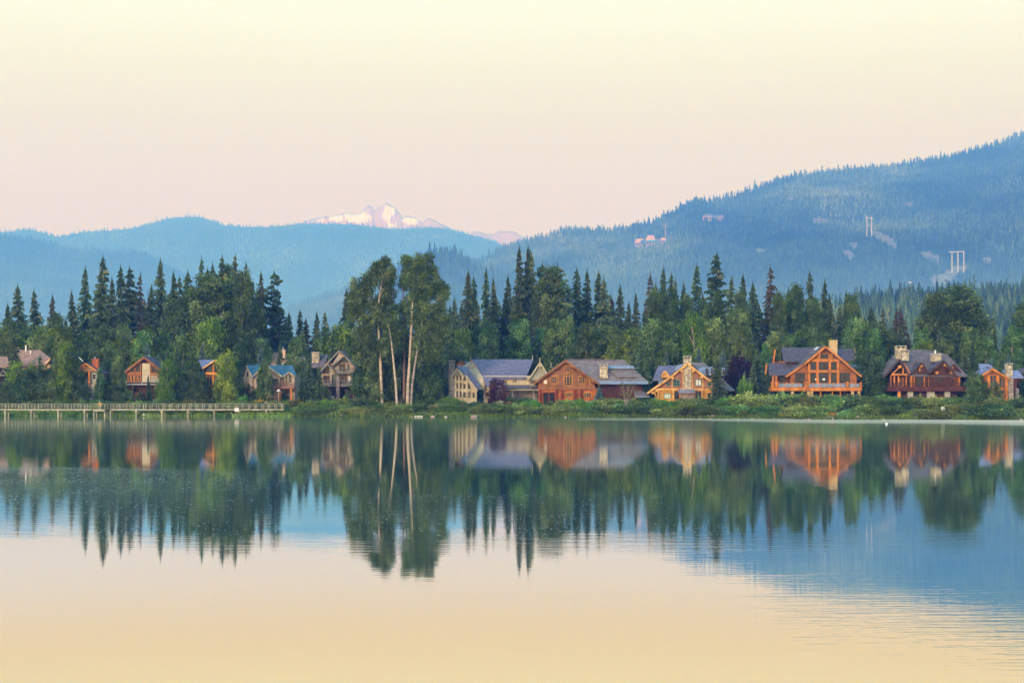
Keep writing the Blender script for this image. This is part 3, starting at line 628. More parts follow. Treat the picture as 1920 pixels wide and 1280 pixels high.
def building_mansion():
    h = House('shingled_mansion', 'large cream house with mauve shingle roofs, pointed gables and tall timber windows', 920, 748, 406); s = h
    # long main roof, ridge along the lake
    s.box('wall', 906, 1004, 704, 748, 5.0, 16, STUC)
    s.roof([[(883.5, 673.4, 14), (1000, 673.4, 14), (986, 709, 4.2), (905, 708.5, 4.2)], [(905, 708, 4.3), (941, 708, 4.3), (948, 723, 1.2), (912, 723, 1.2)], [(883.5, 673.5, 14.1), (1000, 673.5, 14.1), (1000, 700, 22), (895, 700, 22)]], R_MAUVE, .28)
    # slanting end gable wall facing left
    s.roof([[(868, 686, 9.5), (884, 676, 9.5), (909, 712, 3.5), (908, 729, 3.5), (893, 729, 3.5)]], STUC, .2, 'gable_wall')
    s.beamp((882.5, 675), (908.5, 712), 8.0, .35, W_CREAMT, 'bargeboard'); s.beamp((882.5, 675), (875, 688), 8.0, .35, W_CREAMT, 'bargeboard')
    s.beamp((877, 687), (890, 687), 7.8, .25, W_CREAMT, 'gable_tie'); s.beamp((882.5, 677), (882.5, 687), 7.8, .22, W_CREAMT, 'king_post')
    s.pipe(882.5, 669, 676, 8, .08, W_CREAMT)
    # front left wing with three rows of tall windows
    s.roof([[(857, 686.5, 6), (876, 687.5, 6), (901, 723, 1.2), (893, 730.5, -1.0), (871, 700, -1.0)], [(841, 694, 3), (846, 690, 3), (843, 722, 0), (828, 711, 2)]], R_MAUVE, .28)
    s.wall([(853, 747), (893.5, 747), (893.5, 732), (874, 705), (858, 690.5), (853, 698)], 8, STUC, 0)
    s.gable((857, 689.4), (845.2, 706.5), (869.3, 707), 1.2, 3, R_MAUVE, W_CREAMT, None, t=.22, bw=.36)
    s.beamp((850.5, 699), (863.5, 699), -1.1, .25, W_CREAMT, 'gable_tie'); s.beamp((857, 692), (857, 700), -1.1, .22, W_CREAMT, 'king_post')
    s.beamp((873.5, 704), (895.3, 733), -1.0, .42, W_CREAMT, 'bargeboard')
    for px in (854, 860.5, 867, 875): s.post(px, 702 if px < 873 else 706, 747, -.15, .42, W_CREAMT)
    for r0, r1 in ((703, 714.2), (717, 729), (732.5, 745.5)):
        s.window(855, 859.8, r0, r1, 1, 1, W_CREAMT, fw=.1); s.window(861.5, 866.2, r0, r1, 1, 1, W_CREAMT, fw=.1); s.window(868, 873.8, r0+2, r1, 1, 1, W_CREAMT, fw=.1)
    s.window(876, 883, 716, 730, 1, 1, W_CREAMT, top=(712, 724)); s.window(877, 883, 733, 746, 2, 1, W_CREAMT); s.window(885, 891, 735, 746, 1, 1, W_CREAMT)
    s.beamp((853, 715.6), (876, 715.6), -.2, .2, W_CREAMT); s.beamp((853, 731), (892, 731), -.2, .25, W_CREAMT)
    s.chimney(841.2, 852.6, 675.9, 748, -.6, S_GREY, 1.8, flues=2)
    # right cross gable and porch
    s.gable((1012.3, 678.6), (990, 711.8), (1034, 711.8), .9, 8, R_MAUVE, W_CREAMT, STUCG, 727, 3, t=.22, bw=.36, dy=3.4)
    s.beamp((1008, 685.5), (1017, 685.5), 2.4, .2, W_CREAMT, 'gable_tie'); s.pipe(1012.3, 672, 690, 2.4, .1, W_CREAMT); s.pipe(998.4, 667, 675, 12, .1, W_CREAMT); s.pipe(1033, 680, 690, 12, .1, W_CREAMT)
    for a in (942.5, 960.5): s.window(a, a+3.6, 710.5, 716.5, 1, 1, W_CREAMT, y=5); s.window(a+4.6, a+8.2, 710.5, 716.5, 1, 1, W_CREAMT, y=5)
    s.window(994, 1005.5, 711.8, 719.5, 3, 1, W_CREAMT, y=3.4)
    s.roof([[(946, 721.5, 4.8), (1012, 721.5, 4.8), (1012, 729.5, 0), (938, 726.2, .4), (952, 729.5, 0)]], R_BROWN, .2, 'porch_roof')
    s.beamp((952, 731), (1011, 731), 0, .25, W_CREAMT, 'fascia')
    s.box('porch_wall', 930, 1010, 731, 748, 3, 5.2, S_GREY); s.post(961, 731, 748, .3, .35, S_PINK); s.post(1001, 731, 748, .3, .35, S_PINK)
building_mansion()

def building_behind_mansion():
    h = House('rear_house', 'mauve roofed house with red trimmed gable peeking out behind the grey stone chimney', 850, 745, 424); s = h
    s.wall([(822, 748), (880, 748), (880, 690), (826, 696)], 10, STUC)
    s.roof([[(829, 683, 7), (878, 677, 7), (878, 697, 0), (824, 700, -.5)]], R_MAUVE, .25)
    s.gable((865.3, 675), (855.5, 683.8), (875.5, 684.2), .6, 6, R_MAUVE, W_RED, STUCP, 690, 1.5, t=.2, bw=.4)
building_behind_mansion()

def building_yellow():
    h = House('log_house', 'honey coloured log house with a tall fieldstone chimney on its gable front', 1288, 750, 402); s = h
    s.roof([[(1234, 685.2, 12), (1282, 685.2, 12), (1270, 712, 3), (1225, 712, 3)], [(1234, 685.2, 12), (1225, 712, 3), (1218, 722, 12)]], R_MAUVE, .25)
    s.roof([[(1236, 702.6, 5), (1254, 702.6, 5), (1252, 722, 1), (1234, 723, 1)], [(1269, 685, 7), (1281, 682, 7), (1276, 693, 5), (1263, 694, 5)]], R_STEEL, .15, 'metal_roof')
    s.gable((1246, 694.5), (1240, 703), (1257, 705), .4, 3, R_MAUVE, W_YEL, W_YEL, 708, 1, t=.15, bw=.3, dy=2)
    s.roof([[(1296, 679.5, 11), (1320, 679.6, 11), (1378, 731, 1.5), (1368, 732, 1), (1330, 716, 1.5)], [(1320, 679.6, 11), (1378, 731, 1.5), (1376, 731, 12)]], R_TAUPE, .25)
    for a, b, c, d in ((1308, 1327, 688.3, 702), (1329, 1337, 687.5, 702.5), (1352.5, 1359, 689.5, 703)):
        s.roof([[(a+1, c, 6), (b+.5, c, 6), (b-1.5, d, 1.8), (a+3 if b-a > 10 else a, d, 1.8)]], R_STEEL, .15, 'metal_roof')
        s.box('dormer_cheek', b-1.2, b+1.2, c+2, d+4, 2, 3, W_BROWN)
    s.wall([(1337, 748), (1366, 748), (1360, 716), (1337, 700)], 9, W_BROWN, 3.2)
    s.wall([(1231, 728.5), (1336.5, 728.5), (1336, 716.5), (1288, 684), (1256, 707), (1233, 724)], 9, W_CEDAR)
    s.box('log_storey', 1232, 1336, 730.5, 750, -.1, 9, W_YELLOG)
    roof = s.roof([[(1288, 681, -1.1), (1288, 681, 9), (1254, 708, 9), (1254, 707, -1.1)], [(1254, 707, -1.1), (1254, 708, 9), (1213, 736, 8), (1212.5, 736, -1.1)], [(1288, 681, -1.1), (1325, 709, -1.1), (1325, 709.5, 9), (1288, 681, 9)], [(1325, 709, -1.1), (1338, 717, -1.1), (1338, 717, 8), (1325, 710, 8)]], R_TAUPE, .3)
    for a, b in (((1288, 682), (1254.5, 708.2)), ((1255, 707.8), (1213, 737)), ((1288, 682), (1325, 710)), ((1325, 710), (1339, 718))): s.beamp(a, b, -1.2, .5, W_YEL, 'bargeboard', .2)
    for px, py in ((1277.3, 695.3), (1299, 695.5), (1260.5, 708.5), (1314.5, 707), (1223, 736), (1230, 732)):
        x = bmesh.new(); c = Vector((s.X(px), s.Y, s.Z(py))); tube(x, c-Vector((0, 1.15, 0)), c+Vector((0, .2, 0)), .36, n=12); s.part('log_bracket', x, W_YEL)
    s.beamp((1229, 729.5), (1336, 729.5), -.35, .45, W_YEL); 
    for px, t in ((1260, 710), (1280.3, 690), (1297.8, 690), (1317.7, 709)): s.post(px, t, 729, -.2, .25, W_YEL)
    for px in (1234, 1262.5, 1316.5, 1334.5): s.post(px, 731, 750, -.4, .5, W_YEL, True)
    s.beamp((1226, 733), (1231, 747), -.6, .25, W_YEL)
    s.chimney(1282, 1296.3, 667.6, 750, -.55, S_BEIGE, 1.6, flues=2)
    grn = striped('green_frame', (.04, .26, .20), (.06, .34, .26), 'Z', 1, groove=.9)
    s.window(1262.5, 1274, 711.4, 723.4, 2, 2, grn, fw=.16); s.window(1303.6, 1315.2, 711, 723, 2, 1, grn, g=G_CURT, fw=.16)
    s.window(1249.5, 1255.2, 717.6, 722.6, 1, 1, grn); s.window(1326.6, 1332.4, 717.6, 722.6, 1, 1, grn)
    s.window(1244.6, 1257.4, 737.3, 747, 3, 1, grn, g=G_CURT, y=-.1); s.door(1264.8, 1273, 733, 748, 1, 1, W_DARKT, y=-.1); s.door(1305, 1314.3, 733, 748, 1, 1, W_DARKT, y=-.1); s.window(1326.5, 1332, 737, 746, 1, 1, grn, y=-.1)
    s.roof([[(1273, 728.8, -.6), (1302, 728.8, -.6), (1304, 736, -2.4), (1271.5, 736, -2.4)]], R_STEEL, .12, 'porch_roof')
    s.box('porch_beam', 1272.5, 1303, 736.2, 738, -2.2, -1.9, W_CEDAR); s.box('stone_base', 1275, 1301, 739, 750, -1.5, -.6, S_PINK)
building_yellow()

def building_great():
    h = House('timber_house', 'big orange timber house with a glazed gable front and a golden chimney', 1545, 748, 400); s = h
    # cross wings behind
    s.roof([[(1465, 651.8, 13), (1545, 651.8, 13), (1545, 677, 5), (1469.5, 676.5, 5)], [(1465, 651.8, 13), (1600, 653.8, 13.1), (1600, 675, 21), (1465, 675, 21)]], R_PLUM, .3)
    s.roof([[(1560, 653.6, 13), (1599, 653.8, 13), (1603, 675, 6), (1560, 675, 6)]], R_PLUM, .3)
    s.beamp((1467, 653), (1463, 680), 11, .35, W_ORBEAM, 'bargeboard'); s.box('wall', 1472, 1601, 676, 700, 7, 19, W_ORANGE)
    s.roof([[(1441, 680.4, 7), (1500, 680.4, 7), (1490, 702, .5), (1441.5, 702, .5)], [(1441, 680.4, 7.05), (1500, 680.4, 7.05), (1500, 702, 13), (1441, 702, 13)]], R_PLUM, .28)
    s.beamp((1442, 681), (1440, 702), 4, .35, W_ORBEAM, 'bargeboard')
    s.wall([(1464, 730), (1482, 730), (1482, 702), (1464, 702)], 7, W_ORANGE, 4); s.post(1450.5, 703, 727, 1, .45, W_ORBEAM); s.post(1456.5, 703, 727, 1, .45, W_ORBEAM)
    s.window(1467, 1478, 704, 722, 2, 1, W_DARKT, y=4)
    # main gable in two tiers
    s.wall([(1482, 732), (1606, 732), (1606, 703), (1586, 686), (1545, 653), (1506, 686), (1482, 703)], 13, W_ORANGE)
    s.roof([[(1545.3, 648, -1.6), (1524.5, 650, 13), (1486.5, 682.4, 13), (1505.5, 681.5, -1.6)], [(1505.5, 681.8, -.7), (1487, 682.6, 13), (1455.5, 704.6, 13), (1473, 704.6, -.7)],
            [(1545.3, 648, -1.6), (1586.5, 681.8, -1.6), (1564.5, 682.7, 13), (1524.5, 650, 13)], [(1586.5, 682, -.7), (1613.5, 704, -.7), (1591, 704, 13), (1565.5, 682.8, 13)]], R_BROWN, .32)
    for a, b, y in (((1545.3, 650), (1505, 683.5), -1.7), ((1545.3, 650), (1587, 683.5), -1.7), ((1506, 683), (1473, 706.3), -.8), ((1586, 683), (1613.8, 705.7), -.8)): s.beamp(a, b, y, .5, W_ORBEAM, 'bargeboard', .2)
    for px, t in ((1516.5, 678), (1532.5, 664), (1555.5, 664), (1571, 678)): s.post(px, t, 726, -.25, .5, W_ORBEAM)
    for px in (1534.8, 1558): s.post(px, 660, 679, -1.3, .3, W_ORBEAM)
    s.beamp((1516, 675.5), (1573, 675.5), -.35, .6, W_ORBEAM); s.beamp((1516, 696), (1572, 696), -.32, .4, W_ORBEAM)
    s.window(1536, 1553.5, 662.5, 673, 1, 1, W_ORBEAM)
    s.window(1520, 1531, 664.5, 673, 1, 1, W_ORBEAM, g=W_ORANGE, top=(673, 664.5)); s.window(1557.5, 1568, 664.5, 673, 1, 1, W_ORBEAM, g=W_ORANGE, top=(664.5, 673))
    for a, b in ((1518.3, 1530.8), (1534, 1554), (1557, 1569.3)):
        s.window(a, b, 678, 694.3, 1, 1, W_ORBEAM, fw=.1); s.window(a, b, 697.8, 720.3, 1, 1, W_ORBEAM, fw=.1)
    s.box('cream_sill', 1513, 1573, 720.6, 725.6, -.45, 0, STUC)
    s.door(1490.6, 1508.6, 698.6, 725, 2, 1, W_DARKT, fw=.12); s.door(1574.5, 1593, 698.6, 725, 2, 1, W_DARKT, fw=.12)
    lampm, t_, b_ = mat('lit_lamp_shade', .5); b_.inputs['Emission Color'].default_value = (1, .78, .35, 1); b_.inputs['Emission Strength'].default_value = 1.0
    for px, w in ((1544.5, 4), (1529.3, 1.6)): s.box('lamp_shade', px-w/2, px+w/2, 709.5, 712, -.12, -.06, lampm)
    d = s.deck(1441.3, 1610.5, 717.5, 726, 732.5, 3.4, W_ORBEAM, 13)
    for px in (1442, 1446, 1450, 1454, 1503.5, 1506.5, 1509.5, 1582, 1584.5, 1608): s.post(px, 715, 731, -3.55, .26, W_ORBEAM, name='railing_post')
    for a, b in ((1456, 1500), (1513, 1580), (1588, 1606)): s.box('rail_glass', a, b, 719, 725.5, -3.33, -3.30, G_CURT if False else R_BLUEGREY)
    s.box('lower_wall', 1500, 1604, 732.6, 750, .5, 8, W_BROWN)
    for px in (1482, 1512, 1518, 1594, 1606): s.post(px, 732.6, 752, -2.6, .7, S_GOLD, name='stone_pier')
    for px in (1535, 1557, 1572): s.post(px, 732.6, 750, -2.4, .3, W_ORBEAM)
    s.chimney(1556, 1570.2, 637.6, 668, 5, S_GOLD, 1.8, cap=True, capm=S_GOLD)
    A_, L_ = P(1545.3, 648, s.Y-1.6), P(1505.5, 681.5, s.Y-1.6); pt = lambda f, d: A_+(L_-A_)*f+Vector((0, d, .09)); x = bmesh.new(); slab(x, [pt(.05, 5), pt(.2, 5), pt(.2, 8.5), pt(.05, 8.5)], .12); s.part('skylight', x, M_WHITE)
building_great()

def building_next_great():
    h = House('rear_house', 'taupe roofed wing with an orange eave tucked behind the right end of the timber house', 1612, 745, 416); s = h
    s.box('wall', 1604, 1624, 706, 748, 3, 12, W_ORANGE)
    s.roof([[(1590, 683, 9), (1622, 683, 9), (1625, 707, 1), (1604, 711, 1)]], R_TAUPE, .25); s.beamp((1608, 712), (1625.5, 707.5), .8, .35, W_ORBEAM, 'bargeboard')
    s.window(1611, 1622, 716, 724, 3, 1, W_ORBEAM, y=3)
building_next_great()

def building_brown():
    h = House('chalet', 'dark brown chalet with four front gables, orange log posts and twin stone chimneys', 1735, 748, 398); s = h
    s.box('wall', 1668, 1800, 702, 733, 0, 12, W_BROWN)
    s.roof([[(1702, 655.4, 13), (1738, 655.4, 13), (1815, 704.6, -1), (1700, 704, -1)], [(1738, 655.4, 12.9), (1775.6, 664, 9), (1815, 704.6, -1), (1760, 690, 2)], [(1775.6, 664, 9), (1815, 704.6, -1), (1812, 704, 14)],
            [(1702, 655.4, 13), (1700, 704, -1), (1668, 703, 2)], [(1674.5, 666.3, 15), (1700, 666.3, 15), (1690, 690, 6), (1657, 689, 8)]], R_BROWN, .28)
    s.beamp((1775.6, 664), (1815.5, 705), -.2, .3, R_TAUPE, 'hip_edge') if False else None
    s.gable((1686.8, 672.2), (1657, 705.4), (1706.5, 704.4), 1.6, 9, R_BROWN, W_DARKT, None, t=.3, bw=.5, dy=-1)
    s.gable((1727.5, 679), (1707.5, 700.5), (1741.5, 696.5), .5, 5, R_PLUM, W_DARKT, W_BROWN, 700, 3, t=.2, bw=.45, dy=-.2)
    s.gable((1769.2, 675.2), (1738.8, 699), (1793, 703.5), 1.2, 8, R_PLUM, W_DARKT, W_BROWN, 725, 5, t=.28, bw=.6, dy=-.6)
    s.gable((1789, 681), (1776, 697), (1804, 701), .3, 4, R_BROWN, W_DARKT, W_BROWN, 703, 2, t=.2, bw=.4, dy=1.2)
    for px, py, r, y in ((1683, 687.5, .42, -2.5), (1726.5, 686.5, .28, -.8), (1768.3, 684.5, .42, -1.9), (1753.5, 698.8, .38, -1.9), (1781.5, 698.5, .42, -1.9), (1787.5, 688.5, .24, .8)):
        x = bmesh.new(); c = Vector((s.X(px), s.Y+y, s.Z(py))); tube(x, c, c+Vector((0, 1.2, 0)), r, n=12); s.part('log_bracket', x, W_ORTRIM)
    s.beamp((1667, 702), (1700, 702), -2.2, .42, W_ORBEAM, 'truss_tie'); s.beamp((1684, 687), (1669, 701), -2.2, .3, W_ORBEAM, 'truss_chord'); s.post(1689, 690, 701, -2.2, .35, W_ORBEAM, name='king_post'); s.beamp((1691, 680), (1702, 700), -2.2, .24, W_ORBEAM, 'truss_chord')
    s.post(1723.5, 689, 696, -.5, .3, W_ORBEAM, name='king_post')
    for px, w in ((1667.5, .3), (1674, .42), (1682, .45), (1696.5, .42), (1713, .36), (1732.5, .36), (1740.5, .24), (1754.5, .24), (1768.5, .4), (1798, .4)): s.post(px, 704, 726, -1.6 if px < 1700 else -.4, w, W_ORBEAM, True)
    s.post(1704.3, 704, 726, -2.2, .75, W_ORBEAM, True)
    for a, b, c in ((1685.5, 1694.5, 3), (1707, 1712, 1), (1715, 1731, 4)): s.window(a, b, 706.5, 724.5, c, 1, W_ORBEAM if c == 3 else W_DARKT)
    s.window(1757, 1766.5, 702.5, 716, 2, 1, W_DARKT, y=-.6); s.window(1777, 1796, 708, 724.5, 5, 1, W_ORBEAM)
    s.deck(1660.4, 1803, 717.5, 725, 733, 2.6, W_MAROON, 14, 'bars', W_BROWN)
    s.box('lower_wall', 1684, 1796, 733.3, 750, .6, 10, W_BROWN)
    s.post(1682.6, 733.3, 748, -1.8, .95, W_ORTRIM, True)
    for a, b in ((1699.5, 1709), (1735.5, 1749.5), (1768.5, 1778.5)): s.box('stone_pier', a, b, 733.3, 751, -1.6, -.5, M_CONC)
    s.box('timber_screen', 1722, 1734, 736, 750, -.6, -.4, W_BROWN)
    s.chimney(1680.2, 1699.6, 648.2, 676, 5, S_BEIGE, 1.6, flues=2); s.chimney(1691.5, 1704.2, 656.2, 676, 3.2, S_BEIGE, 1.2, flues=2)
    s.chimney(1747, 1765.3, 663, 678, 4, S_BEIGE, 1.8); s.pipe(1753.5, 657, 663, 4.8, .2)
building_brown()

def building_far_right():
    h = House('chalet', 'small chalet with arched orange window bays and violet metal roof at the right edge', 1868, 748, 396); s = h
    s.wall([(1846, 750), (1886, 750), (1886, 706), (1860, 693.5), (1846, 701)], 9, W_ORANGE)
    s.gable((1860.5, 690.4), (1841.5, 702), (1894.5, 709.8), 1.0, 9, R_VIOLET, W_ORBEAM, None, t=.22, bw=.5)
    s.roof([[(1834, 682, 8), (1853, 682, 8), (1862, 688.5, 5), (1840, 700, 2)], [(1878, 694, 6), (1909, 694, 6), (1920, 707.5, 0), (1895, 708.5, 0)], [(1853, 682, 8), (1862, 688, 5), (1850, 686, 5)]], R_VIOLET, .2)
    s.box('wall', 1893, 1909, 707, 750, 1, 8, W_MAROON)
    for px in (1852.5, 1870, 1886.5): s.post(px, 703 if px < 1880 else 708, 748, -.3, .55, W_ORBEAM)
    s.window(1855.5, 1868, 701, 722, 2, 1, W_ORBEAM, G, top=(704, 701)); s.window(1872.5, 1884.5, 706, 727, 2, 1, W_ORBEAM, G, top=(704.5, 709)); s.window(1873.5, 1884, 730, 739, 1, 1, W_ORBEAM)
    s.window(1855.5, 1868, 726, 740, 2, 1, W_ORBEAM)
    s.box('chimney_breast', 1890, 1899.5, 709.5, 751, -.4, 1, S_PINK); s.chimney(1887.2, 1898.8, 681, 710, .6, S_BEIGE, 1.5, flues=1); s.box('stone_pier', 1904.5, 1910, 728, 750, -.2, .7, S_GREY)
building_far_right()
def building_edge():
    h = House('rear_house', 'dark roofed house cut off by the right edge behind the violet metal roof', 1925, 745, 414); s = h
    s.box('wall', 1905, 1950, 700, 748, 0, 10, W_BROWN); s.roof([[(1911, 690, 6), (1950, 690, 6), (1952, 706, -1), (1905, 705, -1)]], R_PLUM, .25)
    s.window(1913, 1920, 712, 724, 2, 1, W_DARKT)
building_edge()

def building_grey():
    h = House('chalet', 'tall grey timber chalet with three stacked gables, balconies and stone pillars', 635, 748, 416); s = h
    s.wall([(604.5, 724), (664.7, 724), (664.7, 690), (645, 668), (636, 662), (622, 684), (604.5, 694)], 11, STUCB)
    s.gable((636, 656.4), (597, 697), (673, 694), 1.0, 13, R_BROWN, W_GREYT, None, t=.3, bw=.4, dy=1.2)
    s.roof([[(590, 664, 9), (615, 664, 9), (608, 688, 2), (583, 688, 4)]], R_BROWN, .25)
    s.gable((645.5, 665.5), (622, 684.5), (668, 689), 1.4, 4, R_BROWN, W_GREYT, STUCB, 697, 4, t=.22, bw=.4, dy=-.1)
    s.gable((614.4, 680.8), (598, 697.5), (629.3, 698), 1.3, 4, R_BROWN, W_GREYT, STUCB, 724, 3.5, t=.22, bw=.4, dy=-.6)
    for px, py, y in ((636.8, 661.5, -.3), (645.5, 667.5, -1.8), (659.5, 682.5, -1.6), (664.5, 689, -1.6), (614.5, 683, -2.1), (628.5, 697, -2.1), (622.5, 682.5, -1.7)):
        x = bmesh.new(); c = Vector((s.X(px), s.Y+y, s.Z(py))); tube(x, c, c+Vector((0, 1.0, 0)), .22, n=10); s.part('log_bracket', x, W_ORTRIM)
    s.window(635.5, 648, 674, 680.3, 1, 1, W_GREYT, top=(680, 669), y=-.12); s.window(648.5, 653, 672, 680.3, 1, 1, W_GREYT, top=(670, 676), y=-.12)
    s.door(635.4, 647.6, 681.5, 696.5, 3, 1, W_RED, y=-.12); s.window(650.8, 655.2, 681.5, 694, 1, 1, W_GREYT, y=-.12)
    s.window(606.3, 618.6, 689, 701, 1, 1, W_GREYT, top=(692, 686), y=-.62); s.door(606.3, 619, 703.5, 718.5, 3, 1, W_RED, y=-.62); s.window(622.3, 626, 701.5, 718, 1, 1, W_GREYT, y=-.62)
    s.door(637.5, 650.5, 702.5, 718.5, 3, 1, W_RED); s.window(630, 636, 703, 716, 1, 1, W_GREYT, g=G_CURT); s.window(652, 658, 704, 716, 1, 1, W_GREYT, g=G_CURT)
    s.deck(629.7, 664.9, 689, 696.5, 700.5, 1.8, W_GREYT, 5, 'bars'); s.deck(609, 670.5, 712, 720, 724.5, 2.8, W_GREYT, 8, 'bars')
    for px in (629, 663.8): s.post(px, 700.5, 712, -1.6, .3, W_GREYT)
    for a, b in ((632.4, 639), (664.3, 670.6)): s.box('stone_pillar', a, b, 713, 745, -3.4, -2.6, S_PINK)
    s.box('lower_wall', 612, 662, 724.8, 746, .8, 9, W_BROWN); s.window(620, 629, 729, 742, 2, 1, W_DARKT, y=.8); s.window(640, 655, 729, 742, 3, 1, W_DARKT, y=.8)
    s.box('pale_plinth', 614, 629, 742, 744.5, -2.4, -1.2, M_CONC)
    for o_ in (0, 2.2): s.beamp((670.5+o_, 713), (680+o_, 738), -2.6, .18, W_GREYT, 'stair_stringer')
    s.chimney(584.6, 598.4, 660, 680, 5, S_BEIGE, 1.8)
    x = bmesh.new(); slab(x, [P(597.5, 676, s.Y+5), P(599, 676, s.Y+5), P(605, 668.5, s.Y+5), P(603.5, 668.5, s.Y+5)], .12); s.part('skylight', x, M_WHITE)
building_grey()

def building_tan():
    h = House('rear_house', 'sandy tile roofed house with two pale chimneys rising behind the teal roof', 545, 745, 440); s = h
    s.wall([(512, 745), (566, 745), (566, 690), (540, 672), (512, 684)], 12, STUC, 2)
    s.roof([[(512, 661, 10), (536, 661.5, 10), (565, 686, 1), (538, 690, .5), (506, 690, 2)], [(532, 662, 8), (542, 662.5, 8), (577, 677, 6), (569, 690, .3)]], R_SAND, .28)
    s.beamp((534.5, 665.5), (569, 690.5), -.3, .5, STUCP, 'bargeboard')
    s.gable((543.5, 675.5), (538, 683), (549, 683), .3, 3, R_SAND, STUCP, W_BROWN, 684, .8, t=.12, bw=.2, dy=1)
    s.chimney(527, 534.8, 655.6, 672, 5, STUCP, 1.2); s.chimney(563, 572.6, 670, 682, 4, STUC, 1.2); s.pipe(530.8, 651.5, 655.6, 5.6, .1); s.pipe(547.8, 660, 668, 6, .12); s.pipe(568, 666, 670, 4.6, .1)
    s.window(553, 557, 692, 698, 1, 1, W_GREYT, y=2)
building_tan()

def building_teal():
    h = House('cottage', 'beige walled cottage under a teal standing seam roof with a rear deck on red posts', 505, 746, 408); s = h
    s.wall([(458, 742), (553, 742), (553, 704), (458, 704)], 9, STUCB)
    s.roof([[(463, 684.6, 4.5), (548.5, 684.6, 4.5), (557, 707, -1), (471, 707, -1)], [(463, 684.6, 4.6), (548.5, 684.6, 4.6), (553, 706, 10.5), (463, 706, 10.5)]], R_TEAL, .2)
    s.wall([(458, 742), (475, 742), (474, 708), (463.5, 687), (457.5, 706)], .3, STUCB, -.5, 'gable_end_wall')
    s.beamp((462.8, 685), (455.2, 707.5), -.9, .35, W_DARKT, 'bargeboard'); s.beamp((463, 685.5), (474.5, 708), -1, .3, W_CREAMT, 'bargeboard')
    s.window(463.5, 466, 697, 706, 1, 1, W_DARKT, y=-.5)
    s.gable((498.7, 684), (473.5, 704.4), (528.5, 704.4), .9, 5, R_TEAL, W_CREAMT, STUCB, 728, 4, t=.18, bw=.4, dy=-1.2)
    s.gable((541.7, 697.2), (530.5, 704.6), (553.5, 704.6), .8, 4, R_TEAL, W_CREAMT, STUCB, 727, 2, t=.15, bw=.3, dy=-1.2)
    s.window(536, 540.8, 703, 718, 1, 2, W_CREAMT, y=-1.25, top=(703, 700)); s.window(542.3, 548.5, 701, 718, 1, 2, W_CREAMT, y=-1.25, top=(700, 703)); s.window(512, 523, 709, 722, 2, 1, W_CREAMT, y=-1.25); s.window(499.5, 508, 700, 722, 2, 1, W_CREAMT, y=-1.25); s.window(488, 497, 706, 722, 2, 1, W_CREAMT, y=-1.25)
    s.deck(514.5, 556, 716, 725.5, 728, 3.6, W_CEDAR, 7, 'bars')
    for px in (528, 549): s.post(px, 728, 742, -3.2, .45, W_ORBEAM)
    s.window(534, 544, 731, 738, 2, 1, W_DARKT)
building_teal()

def building_small_orange():
    h = House('cabin', 'narrow orange framed cabin with violet metal roof between two leafy trees', 398, 746, 410); s = h
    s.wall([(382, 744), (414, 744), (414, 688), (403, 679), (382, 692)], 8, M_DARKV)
    s.gable((403, 674.4), (378.5, 690), (424, 689.5), 1.2, 9, R_VIOLET, W_YEL, None, t=.2, bw=.42)
    s.roof([[(372.5, 674.3, 9), (403, 674.3, 9), (388, 690, 1), (379, 690, 1)]], R_VIOLET, .15)
    s.post(400.5, 680, 735, -.2, .36, W_ORTRIM); s.beamp((386, 699.8), (414, 700.5), -.3, .75, W_ORTRIM); s.beamp((396, 727), (406, 724), -.5, .5, W_ORTRIM); s.beamp((384, 740), (414, 740), -.2, .4, W_ORTRIM)
    s.window(387, 398.5, 684, 697, 1, 1, W_DARKT, top=(690, 682)); s.window(402.5, 412, 686, 697, 1, 1, W_DARKT, top=(681, 688)); s.window(387, 398.5, 705, 722, 2, 1, W_ORTRIM); s.window(403, 412, 705, 722, 2, 1, W_ORTRIM)
building_small_orange()

def building_red_chalet():
    h = House('chalet', 'red orange trimmed chalet with a beige centre panel behind the boardwalk shrubs', 268, 748, 412); s = h
    s.wall([(238, 742), (301, 742), (301, 695), (270, 672), (238, 696)], 10, W_BROWN)
    s.gable((270, 668.2), (234, 695.5), (303, 693.5), 1.2, 12, R_PLUM, W_RED, None, t=.3, bw=.55)
    s.box('beige_panel', 266.7, 282, 681, 716, -.2, 0, STUC); s.box('wall_panel', 283, 300.5, 702, 716, -.15, 0, STUCG)
    s.window(241.5, 252.5, 691, 698, 1, 1, W_ORBEAM, top=(694, 687)); s.window(254, 264.5, 684, 698, 1, 1, W_ORBEAM, top=(686, 678.5)); s.window(284, 299, 689, 698, 1, 1, W_RED, top=(684, 695))
    s.beamp((238, 699.8), (266, 699.8), -.3, .28, W_ORBEAM); s.beamp((281, 700.5), (301, 700.5), -.3, .4, W_ORBEAM)
    for k in range(4): s.door(239.5+k*6.4, 245.2+k*6.4, 701.5, 715.5, 1, 1, W_ORBEAM, fw=.2)
    s.window(283.2, 292, 702.5, 709.5, 2, 1, W_ORBEAM); s.window(295, 300, 702.5, 709.5, 1, 1, W_ORBEAM)
    s.deck(237.5, 302, 716.2, 719.5, 721.5, 2.2, M_CONC, 2); s.post(252, 721.5, 742, -1.8, .4, W_RED); s.post(294, 721.5, 742, -1.8, .4, W_RED); s.window(250, 262, 726, 735, 2, 1, W_RED); s.box('lower_panel', 245, 262, 736, 744, -1, -.6, W_CEDAR)
building_red_chalet()

